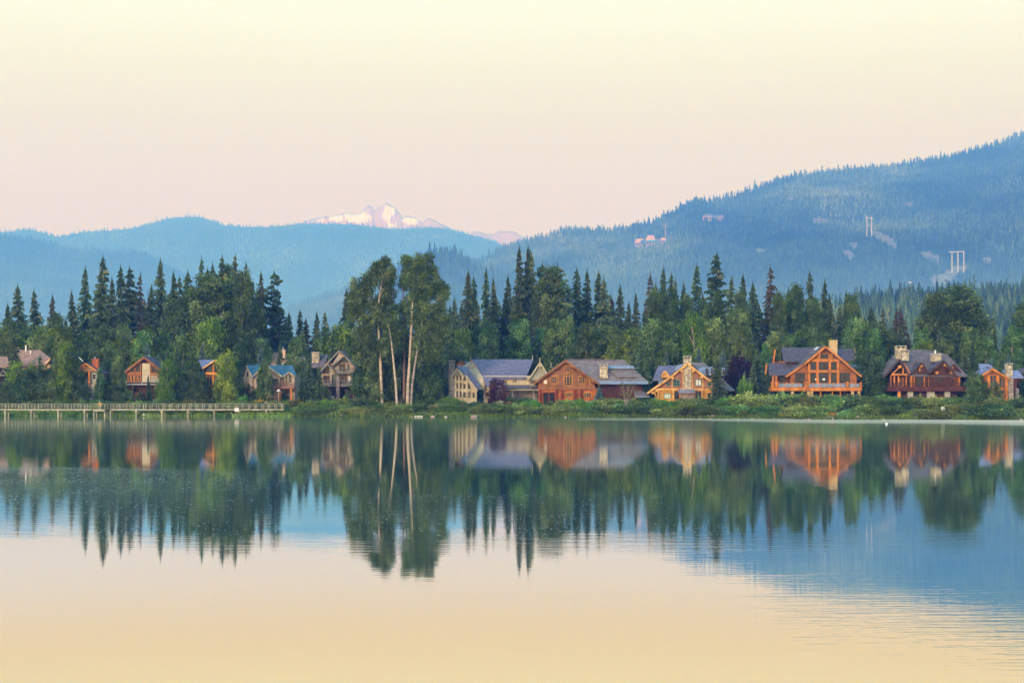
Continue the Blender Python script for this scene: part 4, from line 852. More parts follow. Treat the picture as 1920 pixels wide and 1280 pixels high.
def building_brick_chimney():
    h = House('cabin', 'small slate gabled cabin with orange roof truss and bright orange brick chimney', 165, 746, 408); s = h
    s.wall([(146, 744), (186, 744), (186, 699), (160, 685), (146, 693)], 8, STUCG)
    s.gable((159.3, 680.2), (142, 691.8), (191, 699.4), 1.1, 8, R_PLUM, W_ORBEAM, None, t=.22, bw=.4)
    s.beamp((148, 693.5), (176, 695), -1.0, .3, W_ORBEAM, 'truss_tie'); s.beamp((160, 684), (160, 694), -1.0, .25, W_ORBEAM, 'king_post'); s.beamp((160, 687), (151, 693), -1, .2, W_ORBEAM, 'truss_strut'); s.beamp((160, 687), (170, 694), -1, .2, W_ORBEAM, 'truss_strut')
    s.post(169, 696, 725, -.8, .45, W_ORBEAM); s.window(151, 166, 698, 712, 2, 1, W_DARKT); s.window(172.6, 180.8, 700, 712, 1, 1, M_WHITE); s.box('stone_base', 148, 186, 720, 744, -.5, 0, S_BEIGE)
    s.chimney(172.2, 183.6, 672.7, 694, 2, BRICK, 1.4, capm=BRICK); s.pipe(178, 670, 673, 2.6, .1)
    x = bmesh.new(); s.beamp((123, 672), (130, 666), 6, .25, M_WHITE, 'gutter') ; s.beamp((134, 667), (144, 677), 6, .2, M_WHITE, 'gutter'); x.free()
building_brick_chimney()

def building_brown_left():
    h = House('house', 'wide house with a hipped sandy brown roof at the left edge', 50, 746, 420); s = h
    s.box('wall', 18, 88, 686, 744, 0, 12, STUCP)
    s.roof([[(32, 655.8, 7), (75, 655.8, 7), (95, 671.5, 1), (86, 683, -1), (14, 688, -1)], [(32, 655.8, 7), (14, 688, -1), (10, 688, 13)], [(75, 655.8, 7), (95, 671.5, 1), (96, 680, 12)]], R_SAND, .28)
    s.beamp((84.5, 684.5), (95.5, 672.5), -.6, .45, STUCP, 'bargeboard'); s.box('side_wall', 84, 93, 683, 690, 0, 4, STUCP)
    s.roof([[(-20, 668, 5), (14, 668, 5), (18, 685.5, -.6), (-20, 685.5, -.6)]], R_SAND, .25, 'lower_roof'); s.box('fascia', -20, 17, 686.5, 689.5, -.5, -.2, W_GREYT)
    s.box('porch_shade_block', -15, 14, 690, 744, 1.2, 6, M_DARKV); s.beamp((-2, 703.5), (13, 703.5), -.2, .4, W_GREYT); s.beamp((0, 703), (8, 692), -.2, .25, W_GREYT); s.beamp((12, 703), (6, 692), -.2, .25, W_GREYT)  # solid near-black block under the lower roof stands for the porch's shade
    s.pipe(48.5, 648, 666, 6.5, .2); s.pipe(57.3, 658, 667, 5, .18)
    s.window(50, 62, 690, 700, 2, 1, M_WHITE); s.window(68, 78, 690, 700, 2, 1, M_WHITE)
building_brown_left()

def building_dark_cabin():
    h = House('cabin', 'low dark maroon cabin in the shade right of the tall pale trunks', 800, 748, 418); s = h
    s.wall([(772, 746), (838, 746), (838, 716), (812, 706), (772, 716)], 8, W_MAROON)
    s.roof([[(775, 702, 6), (838, 704, 6), (842, 716, -1), (768, 716, -1)]], R_PLUM, .25)
    for px in (797.5, 805): s.post(px, 717, 746, -.8, .3, W_GREYT if px < 800 else W_CEDAR)
    s.window(778, 790, 722, 736, 2, 1, W_DARKT)
    s.roof([[(718, 692, 10), (731, 690, 10), (733, 712, 2), (716, 716, 2)]], R_PLUM, .2, 'rear_roof'); s.box('rear_wall', 716, 772, 714, 744, 3, 8, W_BROWN)
building_dark_cabin()

# ---------------- things far up the mountainside
def hill_Y(px, py, hl=None):
    hl = hl or right; tt = np.linspace(0, 1, 800); q = hl.pos(np.full(800, float(px)), tt)
    sy = HZ-(q[:, 2]-H)/q[:, 1]*F; i = int(np.argmin(np.abs(sy-py)+(tt < .1)*50)); return float(q[i, 1])
def hillside_house(label, px0, px1, pyr, pye, pyb, rm, wm, tarp=None):
    Y = hill_Y((px0+px1)/2, pyb)-70; k = Y/F; c = P((px0+px1)/2, pyb, Y); r = empty('hillside_house', c, label, 'house', 'houses up on the wooded mountainside')
    x0, x1 = PX(px0, Y), PX(px1, Y); zr, ze, zb = PZ(pyr, Y), PZ(pye, Y), PZ(pyb, Y); w = x1-x0
    bm = bmesh.new(); bx(bm, x0+w*.05, x1-w*.05, Y, Y+30, zb-14, ze); finish('wall', bm, wm, r, c)
    bm = bmesh.new(); slab(bm, [(x0+w*.2, Y+9, zr), (x1-w*.12, Y+9, zr), (x1, Y-2, ze), (x0, Y-2, ze)], .6); slab(bm, [(x0+w*.2, Y+9.1, zr), (x1-w*.12, Y+9.1, zr), (x1, Y+20, ze), (x0, Y+20, ze)], .6); finish('roof', bm, rm, r, c)
    for f in (.2, .5, .8):
        bm = bmesh.new(); bx(bm, x0+w*f-w*.07, x0+w*f+w*.07, Y-.4, Y-.1, zb+(ze-zb)*.25, zb+(ze-zb)*.8); finish('window', bm, G, r, c)
    if tarp:
        bm = bmesh.new(); bx(bm, PX(tarp[0], Y), PX(tarp[1], Y), Y-3.4, Y-2.2, PZ(tarp[3], Y), PZ(tarp[2], Y)); finish('tarp', bm, tarp[4], r, c)
M_TARP = mk_noise_mat('cyan_tarp', (.02, .45, .8), (.05, .6, .9), .3); M_TARP2 = mk_noise_mat('deep_blue_tarp', (.02, .12, .7), (.04, .18, .85), .3)
M_PALEOR = mk_noise_mat('fresh_sheathing', (.60, .32, .16), (.85, .48, .26), .1); M_PALEW = mk_noise_mat('pale_wall', (.30, .22, .20), (.55, .42, .38), .12)
hillside_house('unfinished hillside house with an orange roof and a deep blue tarp', 1190, 1207, 447.5, 454.5, 461, M_PALEOR, M_PALEW, (1201, 1208, 451, 456, M_TARP2))
hillside_house('unfinished hillside house with the tallest orange roof over a cyan band', 1211, 1228.5, 441, 449.8, 461, M_PALEOR, M_PALEW, (1215, 1228, 450, 452.5, M_TARP))
hillside_house('small orange roofed shed under the thin crane on the mountainside', 1238, 1250, 445.5, 450, 458, M_PALEOR, M_PALEW)
hillside_house('grey roofed hillside house, wider one of the pair near the ridge', 1317, 1336, 401, 405.5, 414, R_MAUVE, M_PALEW)
hillside_house('narrow grey roofed hillside house at the right of the pair near the ridge', 1343, 1358, 402.5, 406.5, 414, R_MAUVE, M_PALEW)
def crane():
    Y = hill_Y(1248, 450)-300; c = P(1248, 452, Y); r = empty('tower_crane', c, 'thin pale tower crane standing over the unfinished hillside houses', 'crane')
    bm = bmesh.new(); beam(bm, P(1247.7, 454, Y), P(1247.7, 421, Y), 4.0); finish('mast', bm, M_PALEW, r, c)
    bm = bmesh.new(); beam(bm, P(1241, 422.2, Y), P(1249, 423, Y), 2.6); beam(bm, P(1248, 423, Y), P(1250.5, 416.5, Y), 2.6); finish('jib', bm, mk_noise_mat('pinkish_steel', (.6, .3, .3), (.7, .4, .4), .2), r, c)
crane()
M_POLE = mk_noise_mat('pale_pole', (.62, .54, .44), (.76, .66, .55), .1)
def pylon(label, legs, top, bot, bar):
    px = sum(legs)/len(legs); Y = hill_Y(px, bot+9)-150; c = P(px, bot, Y); r = empty('transmission_pylon', c, label, 'pylon', 'pylons on the cleared line across the mountainside')
    for lx, lt in zip(legs, top):
        bm = bmesh.new(); tube(bm, P(lx, bot+9, Y), P(lx, lt, Y), 2.1, 1.7, 6); finish('pole', bm, M_POLE, r, c)
    if bar:
        bm = bmesh.new(); beam(bm, P(bar[0], bar[2], Y), P(bar[1], bar[3], Y), 2.6); finish('crossarm', bm, M_POLE, r, c)
pylon('tall pair of bare pale pylon poles above the bare rocky strip', (1625.5, 1634.2), (404.5, 404.5), 434.5, (1625, 1637, 409, 409))
pylon('three legged pale pylon with a long crossarm low on the mountain', (1785, 1796, 1807), (472, 472, 471), 502, (1779, 1808, 472.5, 471.5))
pylon('short pale pole with a crossarm at the foot of the cleared line', (1706.5,), (528,), 534, (1702.5, 1710, 528.8, 528.8))
# ---------------- vegetation
rnd = random.Random(11)
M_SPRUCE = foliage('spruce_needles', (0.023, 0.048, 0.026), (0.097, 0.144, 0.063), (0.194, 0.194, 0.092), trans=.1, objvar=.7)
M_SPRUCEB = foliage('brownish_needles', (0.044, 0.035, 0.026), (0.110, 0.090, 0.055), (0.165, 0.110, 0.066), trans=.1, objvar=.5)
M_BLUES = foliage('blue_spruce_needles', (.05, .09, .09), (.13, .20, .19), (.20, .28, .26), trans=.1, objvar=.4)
M_ASPEN = foliage('aspen_leaves', (0.038, 0.080, 0.026), (0.163, 0.263, 0.083), (0.294, 0.395, 0.116), objvar=.8)
M_COTTON = foliage('cottonwood_leaves', (0.032, 0.062, 0.024), (0.144, 0.221, 0.077), (0.272, 0.328, 0.121), objvar=.4)
M_BRIGHT = foliage('yellow_green_leaves', (0.072, 0.130, 0.022), (0.243, 0.340, 0.044), (0.378, 0.420, 0.055), objvar=.5)
M_WILLOW = foliage('willow_leaves', (0.085, 0.135, 0.036), (0.266, 0.365, 0.092), (0.448, 0.504, 0.158), objvar=1.1)
M_OLIVE = foliage('olive_leaves', (0.087, 0.103, 0.031), (0.262, 0.289, 0.073), (0.393, 0.359, 0.097), objvar=1.2)
M_HEDGE = foliage('hedge_leaves', (0.051, 0.127, 0.024), (0.177, 0.342, 0.048), (0.278, 0.481, 0.061), objvar=.3)
M_PURPLE = foliage('purple_leaves', (0.025, 0.014, 0.031), (0.063, 0.025, 0.049), (0.112, 0.042, 0.070), objvar=.2)
M_MAPLE = foliage('red_maple_leaves', (.05, .018, .03), (.13, .045, .06), (.20, .07, .07), objvar=.2)
M_GRASS = foliage('bank_grass', (0.109, 0.164, 0.033), (0.328, 0.430, 0.077), (0.503, 0.506, 0.154), objvar=0)
M_FLOWY = foliage('golden_flowers', (.12, .15, .02), (.60, .38, .03), (.80, .45, .04), objvar=.2)
M_FLOWW = foliage('white_flowers', (.08, .15, .04), (.70, .65, .45), (.85, .80, .65), objvar=.2)
M_FLOWR = foliage('red_flowers', (.08, .10, .03), (.45, .16, .08), (.65, .25, .12), objvar=.2)
B_DARK = mk_noise_mat('dark_bark', (.06, .045, .035), (.13, .095, .07), 1.5, stretch=(2, 2, .4), bump=.03)
B_RED = mk_noise_mat('reddish_bark', (.16, .09, .065), (.26, .16, .11), 1.5, stretch=(2, 2, .4), bump=.03)
B_PALE = mk_noise_mat('pale_bark', (.20, .15, .11), (.46, .36, .26), 1.2, (.58, .48, .36), stretch=(1, 1, 1.6), bump=.03)
B_GREYP = mk_noise_mat('grey_brown_bark', (.14, .11, .09), (.30, .24, .20), 1.2, (.40, .33, .28), stretch=(1, 1, 1.6), bump=.03)

def tube_np(pts, rad, n=7):
    """tapered tube through points -> V, quads"""
    V = []; pts = [np.array(p, float) for p in pts]
    for i, (p, r) in enumerate(zip(pts, rad)):
        d = pts[min(i+1, len(pts)-1)]-pts[max(i-1, 0)]; d = d/np.linalg.norm(d)
        s = np.cross(d, [0, 1, 0.01]); s /= np.linalg.norm(s); u = np.cross(d, s)
        for k in range(n): a = 6.2832*k/n; V.append(p+(s*math.cos(a)+u*math.sin(a))*r)
    T = []
    for i in range(len(pts)-1):
        for k in range(n): a, b = i*n+k, i*n+(k+1) % n; T.append((a, b, b+n, a+n))
    return V, T
def join_tubes(lst):
    V = []; T = []
    for v, t in lst:
        o = len(V); V += list(v); T += [tuple(i+o for i in q) for q in t]
    return np.array(V), np.array(T)
def conifer_mesh(seed, Ht=22.0, rmax=3.2, power=.8, gap=.12, droop=.35, levels=58, bare=.08, thin=1.0, irregular=.25):
    """needle sprays: every bough is a spine of small drooping twig triangles"""
    r = np.random.default_rng(seed); V = []; T = []; tn = []
    lean = r.normal(0, .25, 2); ph = r.random()*6.28
    for l in range(levels):
        f = l/(levels-1); z = Ht*(bare+(1-bare)*f**.93); rad = rmax*((1-f)**power)*(.85+.3*r.random())+.12
        n = int(round((9-4*f)*thin)); a0 = r.random()*6.28; clump = .8+.4*r.random()
        for k in range(n):
            if r.random() < gap and f < .93: continue
            a = a0+6.2832*k/n+r.normal(0, .25); L = rad*(.6+.55*r.random())*(1+irregular*math.sin(a+ph+f*5))
            d = np.array([math.cos(a), math.sin(a), 0]); side = np.array([-d[1], d[0], 0]); rise = (.25+.5*f) if r.random() < .5 else .05
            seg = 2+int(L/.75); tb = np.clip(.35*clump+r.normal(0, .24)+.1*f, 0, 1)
            for sgi in range(seg):
                u = (sgi+.6)/seg; c = d*L*u; cz = z+L*(rise*u-droop*1.4*u*u); w = (.55-.25*u)*(.6+L*.16)
                tip = c+d*L/seg*1.25; tz = z+L*(rise*min(1, u+1.2/seg)-droop*1.4*min(1, u+1/seg)**2)-.12
                for sg in (-1, 1):
                    i = len(V); V.append((c[0]-d[0]*.25, c[1]-d[1]*.25, cz+.10)); q = c+side*sg*w*(.6+.7*r.random())+d*.25
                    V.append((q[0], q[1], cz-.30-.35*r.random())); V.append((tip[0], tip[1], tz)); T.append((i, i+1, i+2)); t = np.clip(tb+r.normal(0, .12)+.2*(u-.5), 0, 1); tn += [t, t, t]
    i = len(V); 
    for k in range(4):
        a = k*1.57+r.random(); i = len(V); V += [(0, 0, Ht+.9), (.16*math.cos(a), .16*math.sin(a), Ht-.5), (.16*math.cos(a+1.4), .16*math.sin(a+1.4), Ht-.5)]; T.append((i, i+1, i+2)); tn += [.5]*3
    V = np.array(V); V[:, 0] += lean[0]*(V[:, 2]/Ht)**2; V[:, 1] += lean[1]*(V[:, 2]/Ht)**2
    return V, np.array(T), np.array(tn)
def leaf_blobs(blobs, n_per, size, seed, hollow=.55, flat=.75):
    """leaf clumps: blobs = (x, y, z, rx, ry, rz); many small leaf quads (as triangles) in uneven sprays"""
    r = np.random.default_rng(seed); V = []; T = []; tn = []
    for (bx_, by_, bz_, rx, ry, rz) in blobs:
        m = max(3, int(n_per*(rx*ry*rz)**.6)); ncl = max(2, m//9); bt = r.normal(.40, .24)
        d = r.normal(size=(ncl, 3)); d /= np.linalg.norm(d, axis=1)[:, None]; rr = hollow+(1.12-hollow)*r.random(ncl)**.6; cc = d*rr[:, None]*np.array([rx, ry, rz])+np.array([bx_, by_, bz_])
        for c, dd in zip(cc, d):
            k = 9; sz = size*(.7+.6*r.random()); p = c+r.normal(0, size*1.15, (k, 3))*np.array([1, 1, flat])
            e1 = r.normal(size=(k, 3)); e1 /= np.linalg.norm(e1, axis=1)[:, None]; nrm = r.normal(size=(k, 3))+dd*.8; e2 = np.cross(e1, nrm); e2 /= np.linalg.norm(e2, axis=1)[:, None]
            i = len(V)*1; t0 = np.clip(bt+r.normal(0, .2), 0, 1)
            for q, a, b in zip(p, e1*sz, e2*sz*.75):
                i = len(V); V += [q-a*.6-b*.5, q+a*.7-b*.2, q+b*.8]; T.append((i, i+1, i+2)); t = float(np.clip(t0+r.normal(0, .12), 0, 1)); tn += [t, t, t]
    return np.array(V), np.array(T), np.array(tn)
def broadleaf(seed, Ht=16., W=4.0, base=.22, n=26, per=70, size=.30, shape=1.0, limbs=6):
    """unit broadleaf tree: trunk with limbs + crown blobs"""
    r = np.random.default_rng(seed); bl = []; tb = []
    bend = r.normal(0, .35, 2); top = np.array([bend[0], bend[1], Ht*.86])
    trunk = [np.array([0, 0, -1.0]), np.array([bend[0]*.2, bend[1]*.2, Ht*.3]), np.array([bend[0]*.6, bend[1]*.6, Ht*.6]), top]
    tb.append(tube_np(trunk, [.022*Ht, .016*Ht, .010*Ht, .003*Ht]))
    for k in range(n):
        f = (k+.5)/n; z = Ht*(base+(1-base)*f); w = W*math.sin(math.pi*min(1, (.12+.88*(1-f))**shape*.62+.05))*1.0
        a = k*2.4+r.normal(0, .4); rr = w*(.35+.55*r.random()); s = W*(.19+.19*r.random())*(1.15-.45*f)
        bl.append((math.cos(a)*rr+bend[0]*f, math.sin(a)*rr+bend[1]*f, z-s*.4, s, s, s*1.05))
        if k % max(1, n//limbs) == 0:
            p0 = trunk[1]+(top-trunk[1])*max(0, f-.18); tb.append(tube_np([p0, (p0+np.array(bl[-1][:3]))/2+np.array([0, 0, .3]), np.array(bl[-1][:3])], [.008*Ht, .005*Ht, .002*Ht], 5))
    return leaf_blobs(bl, per, size, seed+100), join_tubes(tb)
def add_kind(name, crowns, trunks, crown_mat, bark, h, w):
    out = []
    for (cv, ct, cn), (tv, tt) in zip(crowns, trunks):
        c = mesh_np('crown', cv, ct, crown_mat, tint=cn); t = mesh_np('trunk', tv, tt, bark, smooth=True)
        me_c, me_t = c.data, t.data; bpy.data.objects.remove(c); bpy.data.objects.remove(t); out.append((me_c, me_t))
    KIND[name] = dict(v=out, h=h, w=w)
KIND = {}
def ctrunk(Ht, r=.3): return [(np.array(tube_np([(0, 0, -1), (0, 0, Ht*.5), (0, 0, Ht*.97)], [r, r*.62, .04])[0]), np.array(tube_np([(0, 0, -1), (0, 0, Ht*.5), (0, 0, Ht*.97)], [r, r*.62, .04])[1]))]
CT = ctrunk(22)[0]
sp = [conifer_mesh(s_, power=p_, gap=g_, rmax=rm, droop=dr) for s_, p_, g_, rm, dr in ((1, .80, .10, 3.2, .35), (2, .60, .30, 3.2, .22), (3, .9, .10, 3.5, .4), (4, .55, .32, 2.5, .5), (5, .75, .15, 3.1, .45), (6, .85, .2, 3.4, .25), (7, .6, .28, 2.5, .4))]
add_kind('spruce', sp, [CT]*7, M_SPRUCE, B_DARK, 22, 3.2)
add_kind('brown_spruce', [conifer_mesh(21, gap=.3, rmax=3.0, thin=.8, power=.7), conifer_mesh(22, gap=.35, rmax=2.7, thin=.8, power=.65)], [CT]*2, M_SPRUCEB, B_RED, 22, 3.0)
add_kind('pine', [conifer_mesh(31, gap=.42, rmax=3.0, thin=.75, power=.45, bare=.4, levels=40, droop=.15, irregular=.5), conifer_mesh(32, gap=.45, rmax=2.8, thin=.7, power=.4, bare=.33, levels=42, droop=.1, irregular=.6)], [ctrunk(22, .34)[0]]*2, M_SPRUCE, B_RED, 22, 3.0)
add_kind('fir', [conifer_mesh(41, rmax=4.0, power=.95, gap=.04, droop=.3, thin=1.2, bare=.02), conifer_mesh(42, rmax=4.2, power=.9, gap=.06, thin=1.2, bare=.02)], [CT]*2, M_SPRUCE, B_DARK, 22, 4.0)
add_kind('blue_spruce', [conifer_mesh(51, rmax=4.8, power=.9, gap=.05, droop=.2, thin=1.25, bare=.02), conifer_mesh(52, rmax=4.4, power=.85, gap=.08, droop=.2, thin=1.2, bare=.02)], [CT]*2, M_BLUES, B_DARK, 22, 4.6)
bls = [broadleaf(60+k, 16, 3.3, .15, 44, 210, .31, 1.0) for k in range(5)]
add_kind('aspen', [b[0] for b in bls], [b[1] for b in bls], M_ASPEN, B_PALE, 16, 3.3)
bls = [broadleaf(70+k, 22, 4.6, .16, 66, 190, .37, 1.1, 7) for k in range(4)]
add_kind('cottonwood', [b[0] for b in bls], [b[1] for b in bls], M_COTTON, B_GREYP, 22, 4.6)
bls = [broadleaf(80+k, 11, 3.6, .05, 44, 210, .29, .9) for k in range(4)]
add_kind('garden_tree', [b[0] for b in bls], [b[1] for b in bls], M_COTTON, B_DARK, 11, 3.6)
add_kind('bright_tree', [b[0] for b in bls[:3]], [b[1] for b in bls[:3]], M_BRIGHT, B_PALE, 11, 3.6)
add_kind('purple_tree', [bls[3][0]], [bls[3][1]], M_PURPLE, B_DARK, 11, 3.6)
def bush_mesh(seed, n=16, W=2.2, Ht=2.6, per=330, size=.17):
    r = np.random.default_rng(seed); bl = []; tb = []
    for k in range(n):
        a = r.random()*6.28; q = r.random()**.6*W*.78; z = Ht*(.30+.45*r.random()*(1-.5*q/W)); s = W*(.24+.18*r.random()); bl.append((math.cos(a)*q, math.sin(a)*q, z, s, s, s*.95))
        if k % 3 == 0: tb.append(tube_np([(0, 0, -.4), (bl[-1][0]*.5, bl[-1][1]*.5, z*.6), bl[-1][:3]], [.05, .035, .015], 4))
    for k in range(8): a = k*.785; bl.append((math.cos(a)*W*.66, math.sin(a)*W*.66, Ht*.22, W*.28, W*.28, Ht*.22))
    return leaf_blobs(bl, per, size, seed+50, hollow=.3), join_tubes(tb)
bs = [bush_mesh(90+k) for k in range(6)]
add_kind('willow_bush', [b[0] for b in bs], [b[1] for b in bs], M_WILLOW, B_GREYP, 2.9, 2.2)
add_kind('olive_bush', [b[0] for b in bs[:4]], [b[1] for b in bs[:4]], M_OLIVE, B_GREYP, 2.9, 2.2)
add_kind('dark_bush', [b[0] for b in bs[2:]], [b[1] for b in bs[2:]], M_COTTON, B_DARK, 2.9, 2.2)
add_kind('bright_bush', [b[0] for b in bs[1:4]], [b[1] for b in bs[1:4]], M_HEDGE, B_DARK, 2.9, 2.2)
add_kind('golden_flowers', [b[0] for b in bs[:2]], [b[1] for b in bs[:2]], M_FLOWY, B_DARK, 2.9, 2.2)
add_kind('white_flowers', [b[0] for b in bs[:2]], [b[1] for b in bs[:2]], M_FLOWW, B_DARK, 2.9, 2.2)
add_kind('red_flowers', [b[0] for b in bs[:2]], [b[1] for b in bs[:2]], M_FLOWR, B_DARK, 2.9, 2.2)
add_kind('maple', [b[0] for b in bls[1:3]], [b[1] for b in bls[1:3]], M_MAPLE, B_DARK, 11, 3.6)

INFO = {  # name, category, adjective phrase, group
 'spruce': ('spruce_tree', 'tree', 'dark spruce'), 'brown_spruce': ('spruce_tree', 'tree', 'brownish half bare spruce'), 'pine': ('pine_tree', 'tree', 'tall ragged pine'), 'fir': ('fir_tree', 'tree', 'dense broad dark fir'),
 'blue_spruce': ('blue_spruce_tree', 'tree', 'silvery blue spruce'), 'aspen': ('aspen_tree', 'tree', 'mid green aspen'), 'cottonwood': ('cottonwood_tree', 'tree', 'round crowned cottonwood'),
 'garden_tree': ('garden_tree', 'tree', 'bushy dark garden tree'), 'bright_tree': ('garden_tree', 'tree', 'yellow green leafy tree'), 'purple_tree': ('beech_tree', 'tree', 'dark purple leafed tree'), 'maple': ('maple_tree', 'tree', 'red leafed maple'),
 'willow_bush': ('willow_bush', 'bush', 'pale green willow bush'), 'olive_bush': ('willow_bush', 'bush', 'olive brown bush'), 'dark_bush': ('shrub', 'bush', 'dark green shrub'), 'bright_bush': ('shrub', 'bush', 'fresh green shrub'),
 'golden_flowers': ('flower_clump', 'flowers', 'golden flower clump'), 'white_flowers': ('flower_clump', 'flowers', 'cream white flower clump'), 'red_flowers': ('flower_clump', 'flowers', 'rusty red flower clump')}
ZONES = [(-999, 110, 'sandy roofed house'), (110, 215, 'brick chimney cabin'), (215, 330, 'red orange chalet'), (330, 440, 'violet roofed cabin'), (440, 570, 'teal roofed cottage'), (570, 680, 'tall grey chalet'),
         (680, 850, 'pale cottonwood trunks'), (850, 1000, 'mauve roofed mansion'), (1000, 1125, 'red log gable'), (1125, 1212, 'taupe roofed wing'), (1212, 1345, 'honey log house'), (1345, 1440, 'round clipped hedge'),
         (1440, 1625, 'glazed orange house'), (1625, 1815, 'dark brown chalet'), (1815, 9999, 'arched window chalet')]
placed = []
def put(kind, px, py, Y, w=1.0, base=None, var=None, where=None, label=None, sink=.2):
    """plant one tree: crown top at photo row py, foot on the ground (or at height base) at depth Y; w = width factor"""
    K = KIND[kind]; x = PX(px, Y); z0 = float(ground_z(x, Y)) if base is None else base; ht = PZ(py, Y)-z0
    if ht < .3: return
    i = rnd.randrange(len(K['v'])) if var is None else var; me_c, me_t = K['v'][i % len(K['v'])]
    nm, cat, adj = INFO[kind]; root = bpy.data.objects.new(nm, None); COL.objects.link(root); root.location = (x, Y, z0-sink); root['category'] = cat
    sz = ht/K['h']; sw = w*sz if kind not in ('spruce', 'pine', 'brown_spruce') else w*(sz*.6+.4)
    root.rotation_euler = (rnd.gauss(0, .014), rnd.gauss(0, .014), rnd.random()*6.28); sw *= rnd.uniform(.84, 1.18) if where == 'back' else 1; root.empty_display_size = .5; root.scale = (sw, sw, sz*1.01)
    for nme, me in (('crown', me_c), ('trunk', me_t)):
        o = bpy.data.objects.new(nme, me); COL.objects.link(o); o.parent = root
    if label: root['label'] = label
    else: placed.append((root, kind, px, Y, where))
    return root
# --- back tree line: conifers read off the photograph (column, crown top)
back = [(-12, 552, 1), (12, 572, .9), (37, 537, 1.15), (68, 547, 1.0), (100, 556, .8, 'brown_spruce'), (140, 548, .9), (162, 505, 1), (190, 485, 1.1), (206, 524, .9), (227, 503, 1), (242, 506, 1), (259, 516, .8, 'brown_spruce'),
 (276, 537, .85), (300, 490, .85), (327, 513, 1), (337, 522, .8), (352, 512, .9), (371, 487, .75), (387, 508, .9), (401, 498, .8), (418, 485, .9), (437, 482, .75), (461, 494, .75), (478, 532, .9), (491, 513, .9), (510, 513, 1.0, 'pine'), (521, 545, .8, 'pine'),
 (540, 588, .8), (558, 583, .9), (572, 598, .8, 'brown_spruce'), (594, 587, .9), (611, 587, .75), (655, 545, .9), (850, 560, .9), (877, 511, .95), (887, 522, .7), (912, 508, .9), (926, 524, .8), (943, 552, .7), (955, 520, .9), (974, 468, .9), (990, 466, .85), (1003, 472, .8),
 (1013, 498, .9, 'pine'), (1027, 506, .9), (1052, 500, 1.0, 'pine'), (1066, 540, .9), (1085, 507, 1.0), (1104, 510, .9), (1121, 513, 1.0), (1135, 524, 1.1), (1152, 560, .9, 'brown_spruce'), (1165, 538, .9), (1178, 568, .8), (1190, 552, .8), (1217, 517, .8, 'brown_spruce'), (1230, 533, .7),
 (1244, 505, .9), (1254, 516, .8), (1268, 524, .6), (1278, 532, .6), (1301, 500, .85), (1335, 480, 1.35), (1367, 523, 1), (1396, 518, .8), (1411, 534, 1), (1443, 503, 1.0, 'brown_spruce'), (1476, 543, .9), (1498, 534, .9), (1520, 511, .85), (1543, 527, .9), (1558, 556, .9), (1588, 549, 1.0), (1608, 570, .8),
 (1632, 577, 1), (1655, 580, .9, 'brown_spruce'), (1677, 580, .8, 'brown_spruce'), (1693, 578, .9, 'brown_spruce'), (1858, 597, .9), (1880, 640, .9), (1898, 632, .9)]
for t in back:
    px, py, w = t[:3]; kd = t[3] if len(t) > 3 else 'spruce'
    put(kd, px+rnd.uniform(-1, 1), py, rnd.uniform(462, 500), w*1.05, where='back')
def skyline(px):
    return np.interp(px, [-20, 30, 110, 150, 250, 330, 450, 520, 545, 620, 650, 845, 880, 960, 1010, 1130, 1200, 1300, 1440, 1560, 1620, 1710, 1740, 1840, 1870, 1930],
                     [590, 575, 600, 560, 545, 545, 525, 545, 610, 615, 590, 560, 550, 545, 515, 545, 575, 550, 555, 560, 585, 600, 620, 620, 640, 620])
for k in range(124):
    px = -15+k*15.8+rnd.uniform(-8, 8)
    if 535 < px < 660 and rnd.random() < .3: continue
    py = skyline(px)+rnd.uniform(2, 32); put(rnd.choice(['spruce', 'spruce', 'spruce', 'fir', 'pine', 'brown_spruce', 'spruce']), px, py, rnd.uniform(504, 560), rnd.uniform(.9, 1.2), where='back')
# tall broadleaf crowns standing among the conifers
for px, py, w, kd in ((395, 520, 1.0, 'cottonwood'), (425, 503, .7, 'cottonwood'), (452, 512, .7, 'cottonwood'), (440, 520, .6, 'aspen'), (360, 545, 1, 'cottonwood'), (385, 565, .8, 'cottonwood'), (440, 562, .8, 'aspen'), (475, 570, .8, 'cottonwood'), (330, 565, .9, 'cottonwood'),
                  (1032, 505, .8, 'cottonwood'), (1230, 545, .6, 'cottonwood'), (1258, 552, .6, 'cottonwood'), (1290, 556, .6, 'cottonwood'), (1322, 560, .6, 'aspen'), (1345, 552, .6, 'cottonwood'), (1390, 548, .6, 'cottonwood'), (1460, 552, .55, 'cottonwood'), (1497, 537, .55, 'cottonwood'), (1478, 560, .6, 'aspen'), (1530, 562, .6, 'cottonwood'), (1595, 556, .6, 'cottonwood'),
                  (1762, 552, 1.1, 'cottonwood'), (1792, 540, 1.35, 'cottonwood'), (1815, 556, 1.1, 'cottonwood'), (1918, 572, 1.2, 'cottonwood'), (1745, 590, .9, 'cottonwood'), (1835, 600, .8, 'cottonwood'), (105, 590, .8, 'cottonwood'), (15, 600, .9, 'cottonwood')):
    put(kd, px, py, rnd.uniform(452, 470), w, where='back')
